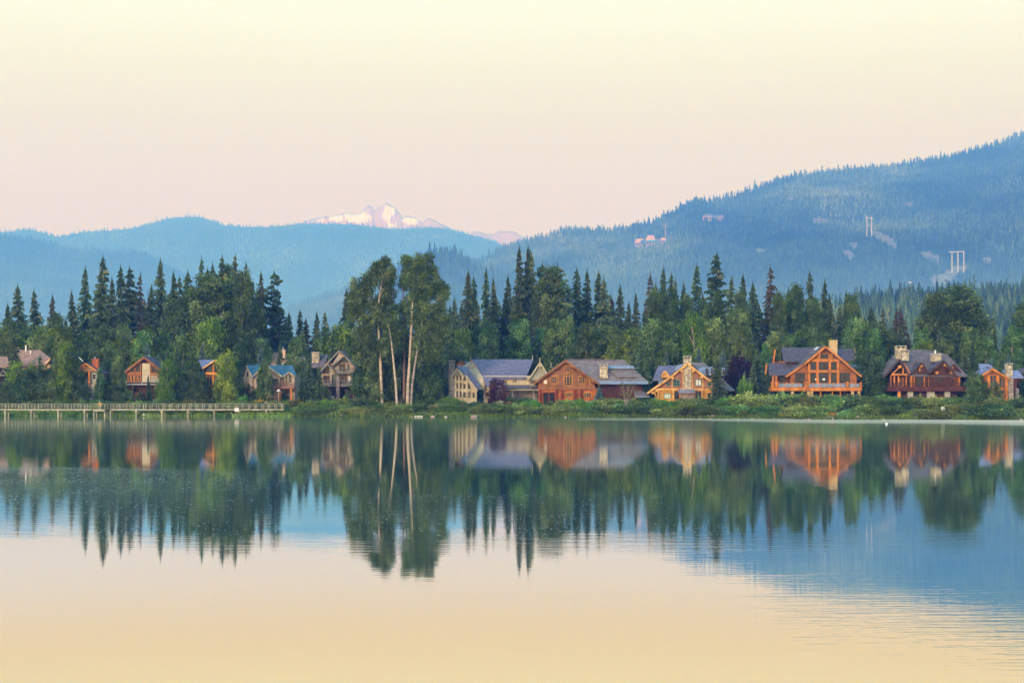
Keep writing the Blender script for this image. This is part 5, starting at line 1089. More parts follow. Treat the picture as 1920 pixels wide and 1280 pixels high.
# --- middle row: aspens and young broadleaf trees
mid = []
for k in range(92):
    px = -12+k*21.4+rnd.uniform(-9, 9); py = rnd.uniform(604, 640)
    if 650 < px < 850: py += 25
    if 1225 < px < 1400: py -= 18
    if px < 560: py += 4
    kd = rnd.choices(['aspen', 'spruce', 'garden_tree', 'blue_spruce', 'bright_tree'], [.60, .20, .08, .06, .06 if px > 600 else .08])[0]
    if kd == 'blue_spruce': py = rnd.uniform(645, 662)
    mid.append((kd, px, py, rnd.uniform(436, 450), {'aspen': .88, 'spruce': .85, 'garden_tree': .8, 'blue_spruce': .9, 'bright_tree': .7}[kd]))
mid += [('bright_tree', 1305, 590, 438, .55), ('aspen', 1385, 578, 440, .9), ('aspen', 1345, 598, 438, .8), ('bright_tree', 395, 598, 440, .8), ('aspen', 920, 604, 440, .8), ('aspen', 970, 600, 440, .9), ('aspen', 1063, 594, 440, .7), ('aspen', 1040, 600, 441, .9), ('aspen', 1100, 605, 440, .9),
        ('bright_tree', 1165, 622, 438, 1.0), ('aspen', 1606, 598, 436, .8), ('aspen', 1640, 618, 436, .9), ('bright_tree', 1737, 640, 434, .7), ('aspen', 1820, 620, 436, 1.0), ('aspen', 1850, 630, 436, .9), ('bright_tree', 635, 612, 440, .8), ('aspen', 650, 600, 441, .9), ('aspen', 1220, 600, 441, 1), ('aspen', 1250, 604, 442, 1),
        ('aspen', 160, 625, 440, .9), ('aspen', 195, 610, 440, .9), ('aspen', 235, 612, 440, .8), ('aspen', 20, 622, 438, 1), ('bright_tree', 270, 628, 440, .8)]
for kd, px, py, Y, w in mid: put(kd, px, py, Y, w, where='mid')
# --- trees standing between and beside the houses
yard = [('spruce', 24, 640, 414, 1.2), ('bright_tree', 30, 678, 396, .9), ('garden_tree', 60, 694, 394, 1.3), ('bright_tree', 62, 684, 398, .8), ('garden_tree', 85, 690, 394, 1.2), ('spruce', 74, 667, 402, .9), ('garden_tree', 14, 715, 392, 1.2), ('aspen', 116, 642, 404, 1.0), ('bright_tree', 117, 645, 402, .5), ('aspen', 138, 652, 406, 1.0), ('garden_tree', 110, 690, 396, 1.2), ('garden_tree', 135, 705, 394, 1.2), ('aspen', 128, 700, 393, .8), ('garden_tree', 158, 722, 392, 1.1),
 ('aspen', 205, 648, 420, 1), ('aspen', 222, 668, 414, .8), ('garden_tree', 215, 722, 394, 1.6), ('spruce', 230, 706, 398, 1.1), ('fir', 279, 702, 396, .85), ('bright_tree', 312, 675, 400, .7), ('blue_spruce', 318, 682, 404, .9), ('blue_spruce', 275, 642, 424, .8), ('garden_tree', 318, 716, 394, 1.2), ('blue_spruce', 298, 662, 422, .8), ('fir', 330, 646, 416, .8), ('spruce', 342, 670, 404, .6),
 ('garden_tree', 340, 690, 396, 1.1), ('garden_tree', 357, 682, 397, 1.2), ('garden_tree', 375, 706, 394, 1.1), ('bright_tree', 428, 660, 402, .75), ('garden_tree', 425, 672, 399, 1.05), ('garden_tree', 440, 700, 396, 1.0), ('garden_tree', 412, 712, 394, 1.0), ('blue_spruce', 380, 643, 424, .8), ('blue_spruce', 488, 650, 424, .9), ('spruce', 464, 707, 399, 1.4), ('bright_bush', 457, 738, 394, .8), ('aspen', 499, 672, 402, .8), ('garden_tree', 505, 700, 401, .55), ('aspen', 505, 652, 452, .8),
 ('fir', 582, 668, 402, 1.1), ('fir', 600, 688, 400, 1.0), ('fir', 568, 690, 401, .9), ('spruce', 612, 720, 398, .8), ('aspen', 560, 632, 456, .9), ('garden_tree', 685, 680, 412, 1.0), ('fir', 690, 698, 404, 1.0), ('aspen', 680, 640, 426, 1.1), ('garden_tree', 670, 672, 420, .9), ('fir', 740, 682, 406, 1.2), ('spruce', 752, 690, 410, 1.2), ('bright_tree', 679, 690, 406, .4),
 ('fir', 795, 660, 414, 1.2), ('fir', 822, 655, 418, 1.1), ('garden_tree', 830, 640, 426, 1.3), ('fir', 824, 712, 400, 1.2), ('maple', 783, 712, 406, .8), ('blue_spruce', 866, 648, 434, .9), ('blue_spruce', 893, 660, 434, .7), ('maple', 932, 709, 398, 1.25), ('garden_tree', 925, 725, 400, .6),
 ('blue_spruce', 1124, 722, 396, 1.5), ('fir', 1205, 636, 412, 1.1), ('fir', 1190, 650, 420, 1.0), ('fir', 1225, 660, 418, .9), ('spruce', 1345, 672, 396, 1.35), ('blue_spruce', 1356, 655, 420, .9), ('blue_spruce', 1310, 650, 426, .8), ('purple_tree', 1388, 668, 414, 1.25), ('purple_tree', 1376, 680, 412, .9), ('fir', 1425, 650, 412, 1.1), ('fir', 1412, 672, 408, .9), ('aspen', 1434, 645, 418, .6), ('blue_spruce', 1398, 694, 410, .8), ('blue_spruce', 1444, 662, 424, .7), ('fir', 1440, 695, 410, .8),
 ('garden_tree', 1638, 652, 406, 1.1), ('fir', 1634, 668, 401, 1.1), ('aspen', 1640, 640, 410, .7), ('garden_tree', 1648, 700, 398, .9), ('blue_spruce', 1661, 690, 404, .6), ('fir', 1808, 648, 410, 1.2), ('fir', 1826, 640, 414, 1.1), ('garden_tree', 1826, 696, 388, 1.05), ('aspen', 1830, 702, 386, .9), ('garden_tree', 1866, 716, 386, .95), ('garden_tree', 1845, 714, 387, 1.0), ('bright_tree', 1822, 706, 388, .45), ('blue_spruce', 1890, 664, 424, .9), ('blue_spruce', 1858, 668, 424, .7), ('fir', 1876, 660, 420, .9), ('garden_tree', 1925, 700, 412, 1.0)]
yard += [('garden_tree', 150, 727, 393, 1.2), ('garden_tree', 194, 712, 396, 1.0), ('aspen', 186, 690, 402, .6), ('garden_tree', 100, 704, 392, 1.1), ('garden_tree', 40, 706, 392, 1.1), ('garden_tree', 300, 722, 393, 1.0), ('garden_tree', 240, 730, 392, 1.1), ('garden_tree', 262, 734, 391, 1.0), ('garden_tree', 480, 728, 397, .9), ('aspen', 490, 690, 401, .7), ('garden_tree', 535, 734, 398, .9), ('garden_tree', 612, 730, 400, .9), ('garden_tree', 650, 736, 400, .9), ('cottonwood', 684, 612, 400, .8), ('cottonwood', 727, 606, 402, .75), ('cottonwood', 752, 622, 404, .7), ('cottonwood', 800, 604, 402, .85), ('cottonwood', 822, 622, 406, .5), ('garden_tree', 705, 668, 398, .9), ('garden_tree', 790, 676, 399, .9)]
for kd, px, py, Y, w in yard: put(kd, px, py, Y+9 if px < 570 and Y < 400 and kd != 'bright_bush' else Y, w, where='yard')
# slim white birch beside the red orange chalet
def slim_birch():
    Y = 402; c = P(303, 748, Y); c.z = float(ground_z(c.x, Y)); r = empty('birch_tree', c, 'slim white stemmed birch at the right corner of the red orange chalet', 'tree')
    v, t = join_tubes([tube_np([(0, 0, -.4), (-.1, 0, 6), (.05, 0, 10), (-.15, 0, 13.5)], [.16, .12, .08, .02])])
    o = mesh_np('trunk', v, t, B_PALE, smooth=True); o.parent = r
    cv, ct, cn = leaf_blobs([(rnd.uniform(-1.6, 1.6), rnd.uniform(-1, 1), z, .8, .8, .9) for z in np.linspace(5, 13.5, 14)], 60, .22, 5); o = mesh_np('crown', cv, ct, M_ASPEN, tint=cn); o.parent = r
slim_birch()
# --- the tall cottonwoods on the bank, each stem and crown modelled from the photograph
def hero(label, Y, stem, rads, limbs, blobs, seed, bark=None):
    c = P(stem[0][0], stem[0][1], Y); c.z = float(ground_z(c.x, Y))
    r = empty('cottonwood_tree', c, label, 'tree', 'tall cottonwoods on the bank'); co = np.array(c)
    def W(px, py, d=0): return np.array(P(px, py, Y+d))-co
    tb = [tube_np([np.array([0, 0, -.6])]+[W(*p) for p in stem[1:]], rads, 9)]
    for pts, r0, r1 in limbs: tb.append(tube_np([W(*p) for p in pts], list(np.linspace(r0, r1, len(pts))), 6))
    v, t = join_tubes(tb); o = mesh_np('trunk', v, t, bark or B_PALE, smooth=True); o.parent = r
    bl = []; rr = np.random.default_rng(seed); k = Y/F
    for cx, cy, rx, ry in blobs:
        nb = max(5, int(rx*ry/20))
        for _ in range(nb):
            a = rr.random()*6.28; q = rr.random()**.55; dx, dy = math.cos(a)*q*rx*.8, math.sin(a)*q*ry*.82; s = rr.uniform(.75, 1.35)
            w = W(cx+dx, cy+dy, rr.uniform(-.45, .75)*rx*k*1.1+.5); bl.append((w[0], w[1], w[2], s, s, s*rr.uniform(1.0, 1.5)))
    cv, ct, cn = leaf_blobs(bl, 150, .30, seed+7, hollow=.25); o = mesh_np('crown', cv, ct, M_COTTON, tint=cn); o.parent = r
hero('leftmost tall cottonwood with a pale forked stem on the lake bank', 395, [(717, 757), (714, 700), (712, 650), (709, 610), (708, 585), (711, 560), (716, 530), (719, 500)], [.42, .36, .32, .29, .27, .18, .13, .06],
     [([(708, 587), (700, 575), (694, 562), (688, 545)], .18, .06), ([(711, 560), (720, 540), (724, 520)], .1, .04)],
     [(718, 502, 17, 18), (700, 520, 18, 22), (723, 525, 16, 26), (684, 535, 15, 20), (668, 550, 15, 24), (663, 580, 12, 24), (690, 565, 24, 22), (672, 590, 18, 18), (715, 570, 18, 28), (731, 545, 10, 26), (700, 605, 30, 22), (680, 632, 26, 20), (708, 648, 30, 18), (672, 662, 20, 14), (692, 672, 20, 12), (724, 668, 14, 12), (728, 600, 14, 24), (735, 512, 6, 12), (725, 488, 8, 8)], 201)
hero('leaning pale cottonwood stem, second from the left of the bank group', 393, [(745, 758), (742, 720), (738, 680), (734, 640), (729, 612), (727, 590)], [.36, .30, .26, .22, .16, .06], [],
     [(735, 600, 14, 20), (742, 625, 14, 18), (728, 640, 14, 14), (738, 585, 8, 16), (742, 655, 12, 12)], 202)
hero('dark reddish barked cottonwood stem between the pale stems', 399, [(758, 757), (758, 700), (759, 640), (757, 600), (756, 560), (757, 520)], [.40, .36, .30, .24, .16, .06], [],
     [(758, 530, 9, 20), (755, 575, 10, 18), (763, 500, 7, 12), (752, 615, 12, 18), (758, 645, 12, 14)], 203, B_RED)
hero('thickest pale cottonwood with the highest crown right of centre in the bank group', 394, [(764, 758), (765, 720), (768, 680), (770, 640), (772, 600), (774, 560), (776, 520), (776, 492)], [.50, .42, .37, .33, .28, .2, .12, .05],
     [([(772, 610), (776, 604), (781, 598)], .08, .05), ([(771, 637), (778, 630), (783, 626)], .08, .05), ([(780, 590), (795, 582), (808, 570), (822, 560)], .12, .04), ([(774, 560), (785, 545), (792, 525)], .12, .04), ([(772, 600), (800, 583)], .1, .08)],
     [(776, 496, 16, 14), (790, 490, 8, 12), (772, 520, 20, 22), (795, 515, 18, 22), (812, 520, 10, 22), (818, 545, 16, 22), (830, 560, 9, 20), (800, 550, 20, 20), (775, 560, 16, 20), (790, 580, 22, 16), (822, 585, 16, 16), (785, 612, 16, 16), (779, 540, 12, 14), (797, 572, 12, 12), (783, 636, 12, 12), (768, 590, 9, 16), (806, 600, 20, 14), (804, 488, 6, 10), (835, 540, 4, 8), (762, 488, 6, 6)], 204)
hero('rightmost bank cottonwood with a slanting grey stem and low foliage', 392, [(770, 758), (773, 720), (777, 690), (782, 660), (787, 630), (792, 600)], [.34, .30, .26, .22, .15, .06], [([(787, 630), (800, 615), (812, 605)], .1, .03)],
     [(800, 625, 22, 16), (820, 615, 16, 18), (795, 648, 26, 14), (820, 650, 18, 16), (838, 600, 8, 14), (832, 632, 10, 16), (808, 672, 16, 12), (784, 670, 16, 10), (800, 660, 18, 10), (820, 668, 14, 10)], 205, B_GREYP)

# --- shrubs along the bank: willows, dark shrubs, flowers
def bank(kind, px, py, d, w=1.0):
    """bush whose top is at photo row py, planted d metres behind the waterline"""
    Y = float(shore(PX(px, 370)))+d; put(kind, px, py, Y, w, where='bank', sink=.15)
for k in range(66):                                              # behind the boardwalk
    px = -5+k*8.2+rnd.uniform(-3, 3)
    if px < 530: bank(rnd.choices(['dark_bush', 'olive_bush', 'willow_bush'], [.6, .2, .2])[0], px, rnd.uniform(744, 754) if px > 50 else rnd.uniform(751, 757), rnd.uniform(6, 12), rnd.uniform(1.1, 1.6))
for k in range(24): bank(rnd.choice(['dark_bush', 'willow_bush', 'bright_bush']), -5+k*22+rnd.uniform(-6, 6), rnd.uniform(769, 774), rnd.uniform(.8, 2.2), rnd.uniform(1.0, 1.7))
for k in range(34):                                              # middle stretch, upper rank
    px = 535+k*25+rnd.uniform(-8, 8); tp = np.interp(px, [535, 620, 640, 700, 780, 880, 1000, 1100, 1200, 1380], [753, 749, 744, 750, 750, 750, 750, 749, 745, 742])
    if 690 < px < 700: continue
    bank(rnd.choices(['willow_bush', 'dark_bush', 'bright_bush', 'olive_bush'], [.4, .25, .2, .15])[0], px, tp+rnd.uniform(-7, 2), rnd.uniform(12, 20), rnd.uniform(1.1, 2.0))
for k in range(44):                                              # middle stretch, lower rank at the water
    px = 532+k*19.5+rnd.uniform(-6, 6)
    bank(rnd.choices(['willow_bush', 'dark_bush', 'olive_bush'], [.45, .3, .25])[0], px, rnd.uniform(751, 763), rnd.uniform(2.5, 8), rnd.uniform(1.5, 2.6))
for k in range(30):                                              # right stretch: tall willows
    px = 1385+k*18.5+rnd.uniform(-5, 5); tp = np.interp(px, [1380, 1440, 1500, 1545, 1600, 1640, 1700, 1790, 1830, 1870, 1890, 1930], [740, 733, 736, 734, 734, 737, 739, 742, 741, 741, 748, 746])
    if 1883 < px < 1896: tp += 8
    bank(rnd.choices(['willow_bush', 'olive_bush', 'dark_bush'], [.42, .30, .28])[0], px, tp+rnd.uniform(-6, 3), rnd.uniform(13, 22), rnd.uniform(1.3, 2.1))
for k in range(27):
    px = 1378+k*20.6+rnd.uniform(-4, 4)
    if 1528 < px < 1590 or 1752 < px < 1784 or 1884 < px < 1899: continue
    bank(rnd.choices(['willow_bush', 'dark_bush', 'olive_bush'], [.55, .25, .2])[0], px, rnd.uniform(746, 764), rnd.uniform(3, 10), rnd.uniform(1.5, 2.5))
for kd, px, py, d, w in (('willow_bush', 646, 742, 10, 1.2), ('dark_bush', 676, 741, 9, 1.3), ('willow_bush', 655, 752, 6, 1.3), ('bright_bush', 873, 771, 1.2, 1.7), ('bright_bush', 835, 742, 22, 1.5), ('bright_bush', 852, 742, 22, 1.3), ('dark_bush', 820, 746, 24, 1.6), ('dark_bush', 893, 748, 22, 1.0), ('dark_bush', 960, 740, 26, 1.6), ('dark_bush', 985, 742, 26, 1.6), ('bright_bush', 947, 742, 25, .9),
        ('dark_bush', 1046, 749, 24, 1.1), ('bright_bush', 1088, 743, 22, 1.2), ('bright_bush', 1034, 748, 22, 1.0), ('golden_flowers', 1047, 744.5, 26, .45), ('white_flowers', 1100, 748, 20, 1.0), ('white_flowers', 1109, 748, 20, .8), ('white_flowers', 1076, 750, 19, .8), ('white_flowers', 855, 755, 16, .9), ('white_flowers', 937, 747, 19, .8), ('white_flowers', 964, 755, 14, .7),
        ('white_flowers', 812, 755, 16, .9), ('red_flowers', 953, 749, 18, 1.0), ('red_flowers', 866, 753, 16, .8), ('dark_bush', 1533, 762, 4, 1.3), ('willow_bush', 1588, 764, 4, 1.4), ('olive_bush', 1750, 764, 5, 1.4), ('golden_flowers', 583, 751, 14, 1.6), ('golden_flowers', 600, 752, 14, 1.0), ('golden_flowers', 536, 751, 14, 1.1), ('golden_flowers', 484, 744, 13, 1.2), ('golden_flowers', 478, 746, 12, .8), ('white_flowers', 500, 749, 11, .8), ('white_flowers', 459, 750, 10, .5), ('bright_bush', 538, 745, 16, 1.0), ('bright_bush', 690, 748, 14, 1.4), ('bright_bush', 604, 748, 15, 1.3),
        ('dark_bush', 1222, 746, 24, 1.4), ('dark_bush', 1285, 742, 20, 1.6), ('dark_bush', 1300, 744, 20, 1.6), ('dark_bush', 1365, 735, 28, 1.7), ('bright_bush', 1245, 748, 22, 1.2), ('olive_bush', 1398, 738, 18, 1.2), ('willow_bush', 1414, 736, 18, 1.3), ('bright_bush', 1396, 703, 38, .40), ('dark_bush', 1295, 757, 3, 1.2), ('bright_bush', 1292, 773, 1, .8)):
    bank(kd, px, py, d, w)
# bare branched shrub standing in front of the log house wing
def bare_shrub(px, py, d, label, seed, leafy=True):
    Y = float(shore(PX(px, 370)))+d; c = P(px, 780, Y); c.z = float(ground_z(c.x, Y)); r = empty('bare_shrub', c, label, 'bush'); rr = random.Random(seed); tb = []; tips = []
    Ht = PZ(py, Y)-c.z
    for k in range(11):
        a = rr.uniform(-1, 1); dy = rr.uniform(-.5, .5); p1 = np.array([a*.5, dy*.5, Ht*.35]); p2 = np.array([a*1.5, dy*1.3, Ht*.7]); p3 = np.array([a*2.5+rr.uniform(-.4, .4), dy*1.6, Ht*rr.uniform(.85, 1.05)])
        tb.append(tube_np([(0, 0, -.3), p1, p2, p3], [.07, .045, .028, .01], 5)); tips += [p2, p3]
        for j in range(3): q = p2+(p3-p2)*rr.random(); tb.append(tube_np([q, q+np.array([rr.uniform(-.9, .9), rr.uniform(-.5, .5), rr.uniform(.2, .9)])], [.03, .01], 4))
    v, t = join_tubes(tb); o = mesh_np('branches', v, t, B_GREYP); o.parent = r
    if leafy:
        cv, ct, cn = leaf_blobs([(*p, .75, .7, .7) for p in tips], 95, .15, seed); o = mesh_np('foliage', cv, ct, M_OLIVE, tint=cn); o.parent = r
bare_shrub(1174, 722, 5, 'grey branched half bare shrub in front of the taupe roofed wing', 3)
bare_shrub(668, 768, 3.2, 'low grey dead branches sprawling over the bank left of the cottonwoods', 4, False)
bare_shrub(1855, 772, 3.5, 'small pale dead branches at the water right of the dark brown chalet', 6, False)
# grass and reeds on the bank: uncountable
def grass(name, n, fx0, fx1, d0, d1, h0, h1, m, seed, wd=.10):
    r = np.random.default_rng(seed); px = r.uniform(fx0, fx1, n); x = (px-960)*370/F; d = d0+(d1-d0)*r.random(n)**1.2; y = shore(x)+d; z = ground_z(x, y)-.05
    keep = vnoise(x*.35, y*.35, seed) > -.35; x, y, z = x[keep], y[keep], z[keep]; n = len(x); a = r.random(n)*3.14; h = r.uniform(h0, h1, n); w = wd*(1+r.random(n)); lx, ly = r.normal(0, .25, n)*h, r.normal(0, .25, n)*h
    A = np.stack([x-np.cos(a)*w, y-np.sin(a)*w, z], 1); B = np.stack([x+np.cos(a)*w, y+np.sin(a)*w, z], 1); Cc = np.stack([x+lx, y+ly, z+h], 1)
    V = np.stack([A, B, Cc], 1).reshape(-1, 3); T = np.arange(3*n).reshape(n, 3); tv = np.clip(.45+.3*vnoise(x*.3, y*.3, seed+1)+r.normal(0, .15, n), 0, 1)
    o = mesh_np(name, V, T, m, tint=np.repeat(tv, 3)); tag(o, kind='stuff')
grass('bank_grass', 52000, -80, 2000, -.1, 26, .35, .95, M_GRASS, 41)
grass('reeds', 9000, 530, 2000, -.6, 1.2, .4, 1.0, M_WILLOW, 42)
grass('reeds', 3500, -60, 530, -.4, 1.4, .25, .7, M_WILLOW, 43)

# --- labels: one phrase per tree from its kind, its neighbour and its place in the count
ORD = ['first', 'second', 'third', 'fourth', 'fifth', 'sixth', 'seventh', 'eighth', 'ninth', 'tenth', 'eleventh', 'twelfth', 'thirteenth', 'fourteenth', 'fifteenth', 'sixteenth', 'seventeenth', 'eighteenth', 'nineteenth', 'twentieth']
REL = {'back': 'in the rear row behind the', 'mid': 'in the middle row behind the', 'yard': 'close beside the', 'bank': 'on the bank below the'}
GRP = {'back': 'tall trees of the rear tree line', 'mid': 'lower trees behind the houses', 'yard': 'garden trees among the houses', 'bank': 'shrubs along the lake bank'}
buckets = {}
for root, kind, px, Y, where in placed:
    zn = next(z for a, b, z in ZONES if a <= px < b); buckets.setdefault((INFO[kind][2], where, zn), []).append((px, root))
for (adj, where, zn), lst in buckets.items():
    lst.sort(key=lambda q: q[0])
    for i, (px, root) in enumerate(lst):
        nth = '' if len(lst) == 1 else ORD[min(i, 19)]+' '
        root['label'] = (nth+adj+(' from left ' if nth else ' ')+REL[where]+' '+zn).strip() if nth else adj+' '+REL[where]+' '+zn
        root['group'] = GRP[where]
# ---------------- boardwalk, signs, bench, rocks, buoy
BY = 384.0      # depth of the boardwalk's lake side
def boardwalk():
    c = P(260, 769, BY); c.z = 0
    r = empty('boardwalk', c, 'long pale timber boardwalk with railings on posts over the water at left', 'boardwalk')
    def fin(name, bm, parent=None, m=W_PIER): return finish(name, bm, m, parent or r, c)
    X = lambda px: PX(px, BY); zd, zb = PZ(766.3, BY), PZ(769.4, BY); zr = PZ(757.0, BY); zm = PZ(761.6, BY); W = 2.4
    def span(a, b, dz=0.0, y0=0.0):
        bm = bmesh.new(); bx(bm, X(a), X(b), BY+y0+.15, BY+W, zd-.10+dz, zd+dz); fin('deck', bm)
        bm = bmesh.new(); bx(bm, X(a), X(b), BY+y0, BY+y0+.14, zb+dz, zd-.02+dz); bx(bm, X(a), X(b), BY+W, BY+W+.14, zb+dz, zd-.02+dz); fin('side_beam', bm)
        for yy in (BY+y0, BY+W):
            bm = bmesh.new(); bx(bm, X(a), X(b), yy-.05, yy+.13, zr-.09+dz, zr+dz); bx(bm, X(a), X(b), yy+.02, yy+.08, zm-.09+dz, zm+.03+dz); fin('handrail', bm)
    def posts(lst, dz=0.0, y0=0.0, both=True):
        for yy in ((BY+y0-.06, BY+W-.06) if both else (BY+y0-.06,)):
            for px in lst:
                bm = bmesh.new(); bx(bm, X(px)-.09, X(px)+.09, yy, yy+.18, zb+dz+.01, zr-.04+dz); fin('railing_post', bm)
    span(-30, 197.6); posts([-27+12.4*k for k in range(18)]); posts([197])
    span(206.5, 532); posts([207.3+12.32*k for k in range(27)], both=True)
    for px in [213.5+12.32*k for k in range(4)]:
        bm = bmesh.new(); bx(bm, X(px)-.05, X(px)+.05, BY+.02, BY+.08, zd, zr-.1); fin('baluster', bm)
    bm = bmesh.new(); bx(bm, X(197.8), X(206.3), BY+.8, BY+W, zd-.1, zd); bx(bm, X(197.8), X(206.3), BY+W, BY+W+.1, zr-.09, zr); bx(bm, X(198), X(206.2), BY+W, BY+W+.08, zm-.06, zm); fin('gap_landing', bm)
    bm = bmesh.new(); bx(bm, X(177.5), X(197.5), BY-.9, BY-.02, PZ(770.8, BY), PZ(767.9, BY)); fin('lookout_edge', bm)
    for px in (9.8, 58.5, 109.3, 158.6, 176.3, 196.7, 207.3, 255.5, 303.7, 352.5, 401.5, 449.5, 499):
        bm = bmesh.new(); bx(bm, X(px)-.17, X(px)+.17, BY-.22, BY+.10, -1.3, zb); bx(bm, X(px)-.26, X(px)+.26, BY-.30, BY+.2, zb-.55, zb-.02) if px not in (176.3, 196.7, 207.3) else None
        bx(bm, X(px)-.15, X(px)+.15, BY+W-.1, BY+W+.2, -1.3, zb); bx(bm, X(px)-.12, X(px)+.12, BY+.2, BY+W-.1, zb-.3, zb-.02); fin('support_post', bm)
boardwalk()
def interpretive_sign():
    c = P(187.3, 768, BY-.4); r = empty('interpretive_sign', c, 'orange slanted information panel on a post at the boardwalk lookout', 'sign')
    bm = bmesh.new(); Y = BY-.75; slab(bm, [P(183.0, 757.9, Y-.2), P(191.7, 757.9, Y-.2), P(190.7, 755.3, Y+.3), P(184, 755.3, Y+.3)], .08); finish('panel', bm, W_ORTRIM, r, c)
    bm = bmesh.new(); tube(bm, P(187.6, 768, Y), P(187.6, 758.2, Y), .12, n=8); tube(bm, P(188.3, 763, Y), P(186.6, 758.2, Y), .08, n=6); finish('post', bm, B_PALE, r, c)
    bm = bmesh.new(); bmesh.ops.create_uvsphere(bm, u_segments=10, v_segments=8, radius=.16, matrix=Matrix.Translation(P(186.7, 752.7, Y))); tube(bm, P(186.7, 755.3, Y), P(186.7, 752.7, Y), .05, n=6); finish('finial', bm, mk_noise_mat('lime_ball', (.3, .6, .2), (.6, .8, .4), 3), r, c)
interpretive_sign()
def white_sign():
    Y = BY-.30; c = P(444, 771, Y); r = empty('notice_board', c, 'square white notice with a faint red mark hung below the boardwalk rail', 'sign')
    bm = bmesh.new(); bx(bm, PX(440.2, Y), PX(447.6, Y), Y-.06, Y, PZ(770.9, Y), PZ(764.6, Y)); finish('panel', bm, mk_noise_mat('notice_white', (.78, .72, .66), (.88, .84, .78), 2), r, c)
    m = mk_noise_mat('faded_red', (.62, .30, .26), (.72, .40, .36), 2)
    bm = bmesh.new()                                                                        # a faded ring and bar
    for k in range(18):
        a, b = 6.2832*k/18, 6.2832*(k+1)/18; o = P(443.9, 767.3, Y-.075)
        quadf(bm, [o+Vector((math.cos(a)*q, 0, math.sin(a)*q)) for q in (.30,)]+[o+Vector((math.cos(b)*.30, 0, math.sin(b)*.30)), o+Vector((math.cos(b)*.22, 0, math.sin(b)*.22)), o+Vector((math.cos(a)*.22, 0, math.sin(a)*.22))])
    o = P(443.9, 767.3, Y-.08); quadf(bm, [o+Vector((-.2, 0, .15)), o+Vector((-.15, 0, .2)), o+Vector((.2, 0, -.15)), o+Vector((.15, 0, -.2))]); finish('red_mark', bm, m, r, c)
    for px in (441.5, 446.3):
        bm = bmesh.new(); bx(bm, PX(px, Y)-.04, PX(px, Y)+.04, Y+.002, Y+.08, PZ(766, Y), PZ(760, Y)); finish('hanger', bm, W_PIER, r, c)
white_sign()
def rust_drum():
    Y = BY+1.2; c = P(443.8, 778, Y); c.z = -.3; r = empty('culvert_stub', c, 'rusty brown round stub standing in the water under the white notice', 'pipe')
    bm = bmesh.new(); tube(bm, c, P(443.8, 772.4, Y), .42, .38, 12); finish('barrel', bm, mk_noise_mat('rust', (.18, .08, .06), (.32, .15, .11), 2, bump=.03), r, c)
    bm = bmesh.new(); t = P(443.8, 772.4, Y); tube(bm, t, t+Vector((0, 0, .12)), .46, .46, 12); finish('rim', bm, mk_noise_mat('pale_rust', (.35, .22, .18), (.5, .34, .28), 2), r, c)
rust_drum()
def bench():
    Y = float(shore(PX(1560, 353)))+2.2; c = P(1560, 784, Y); c.z = float(ground_z(c.x, Y)); r = empty('park_bench', c, 'orange plank bench between two pale stone end blocks at the water', 'bench')
    zb = PZ(784, Y); s = Y/F
    for px in (1548, 1570.5):
        bm = bmesh.new(); bx(bm, PX(px-1.9, Y), PX(px+1.9, Y), Y-.3, Y+.6, c.z-.2, PZ(773.6, Y)); bmesh.ops.bevel(bm, geom=bm.edges[:], offset=.05, segments=1, affect='EDGES'); finish('end_block', bm, M_CONC, r, c)
    bm = bmesh.new(); bx(bm, PX(1551.5, Y), PX(1567.9, Y), Y+.25, Y+.36, PZ(778.4, Y), PZ(774.3, Y)); finish('backrest', bm, W_ORBEAM, r, c)
    bm = bmesh.new(); bx(bm, PX(1550.4, Y), PX(1568.2, Y), Y-.25, Y+.24, PZ(779.6, Y), PZ(779.0, Y)); finish('seat', bm, W_ORBEAM, r, c)
bench()
def marker_sign():
    Y = float(shore(PX(1768, 355)))+1.6; c = P(1767.8, 786, Y); c.z = float(ground_z(c.x, Y)); r = empty('marker_sign', c, 'small white square sign with a dark mark on a post among the willows', 'sign')
    bm = bmesh.new(); bx(bm, PX(1764.9, Y), PX(1770.6, Y), Y-.05, Y+.05, PZ(769.2, Y), PZ(763.0, Y)); finish('panel', bm, M_WHITE, r, c)
    bm = bmesh.new(); bx(bm, PX(1767.4, Y), PX(1769.6, Y), Y-.062, Y-.052, PZ(767.4, Y), PZ(765.0, Y)); finish('dark_mark', bm, M_DARKV, r, c)
    bm = bmesh.new(); tube(bm, c-Vector((0, 0, .2)), P(1767.8, 769.2, Y), .06, n=6); finish('post', bm, W_PIER, r, c)
marker_sign()
def buoy():
    Y = F*H/(795-HZ); c = P(1662.2, 795, Y); c.z = 0; r = empty('mooring_buoy', c, 'round white buoy floating off the bank below the brown chalet', 'buoy')
    bm = bmesh.new(); bmesh.ops.create_uvsphere(bm, u_segments=16, v_segments=12, radius=.27, matrix=Matrix.Translation(c+Vector((0, 0, .12)))); o = finish('float', bm, M_WHITE, r, c)
    for p in o.data.polygons: p.use_smooth = True
    bm = bmesh.new(); tube(bm, c+Vector((0, 0, .36)), c+Vector((0, 0, .50)), .05, n=8); tube(bm, c+Vector((0, 0, .5)), c+Vector((0, 0, .53)), .09, n=8); finish('ring', bm, M_METAL, r, c)
buoy()
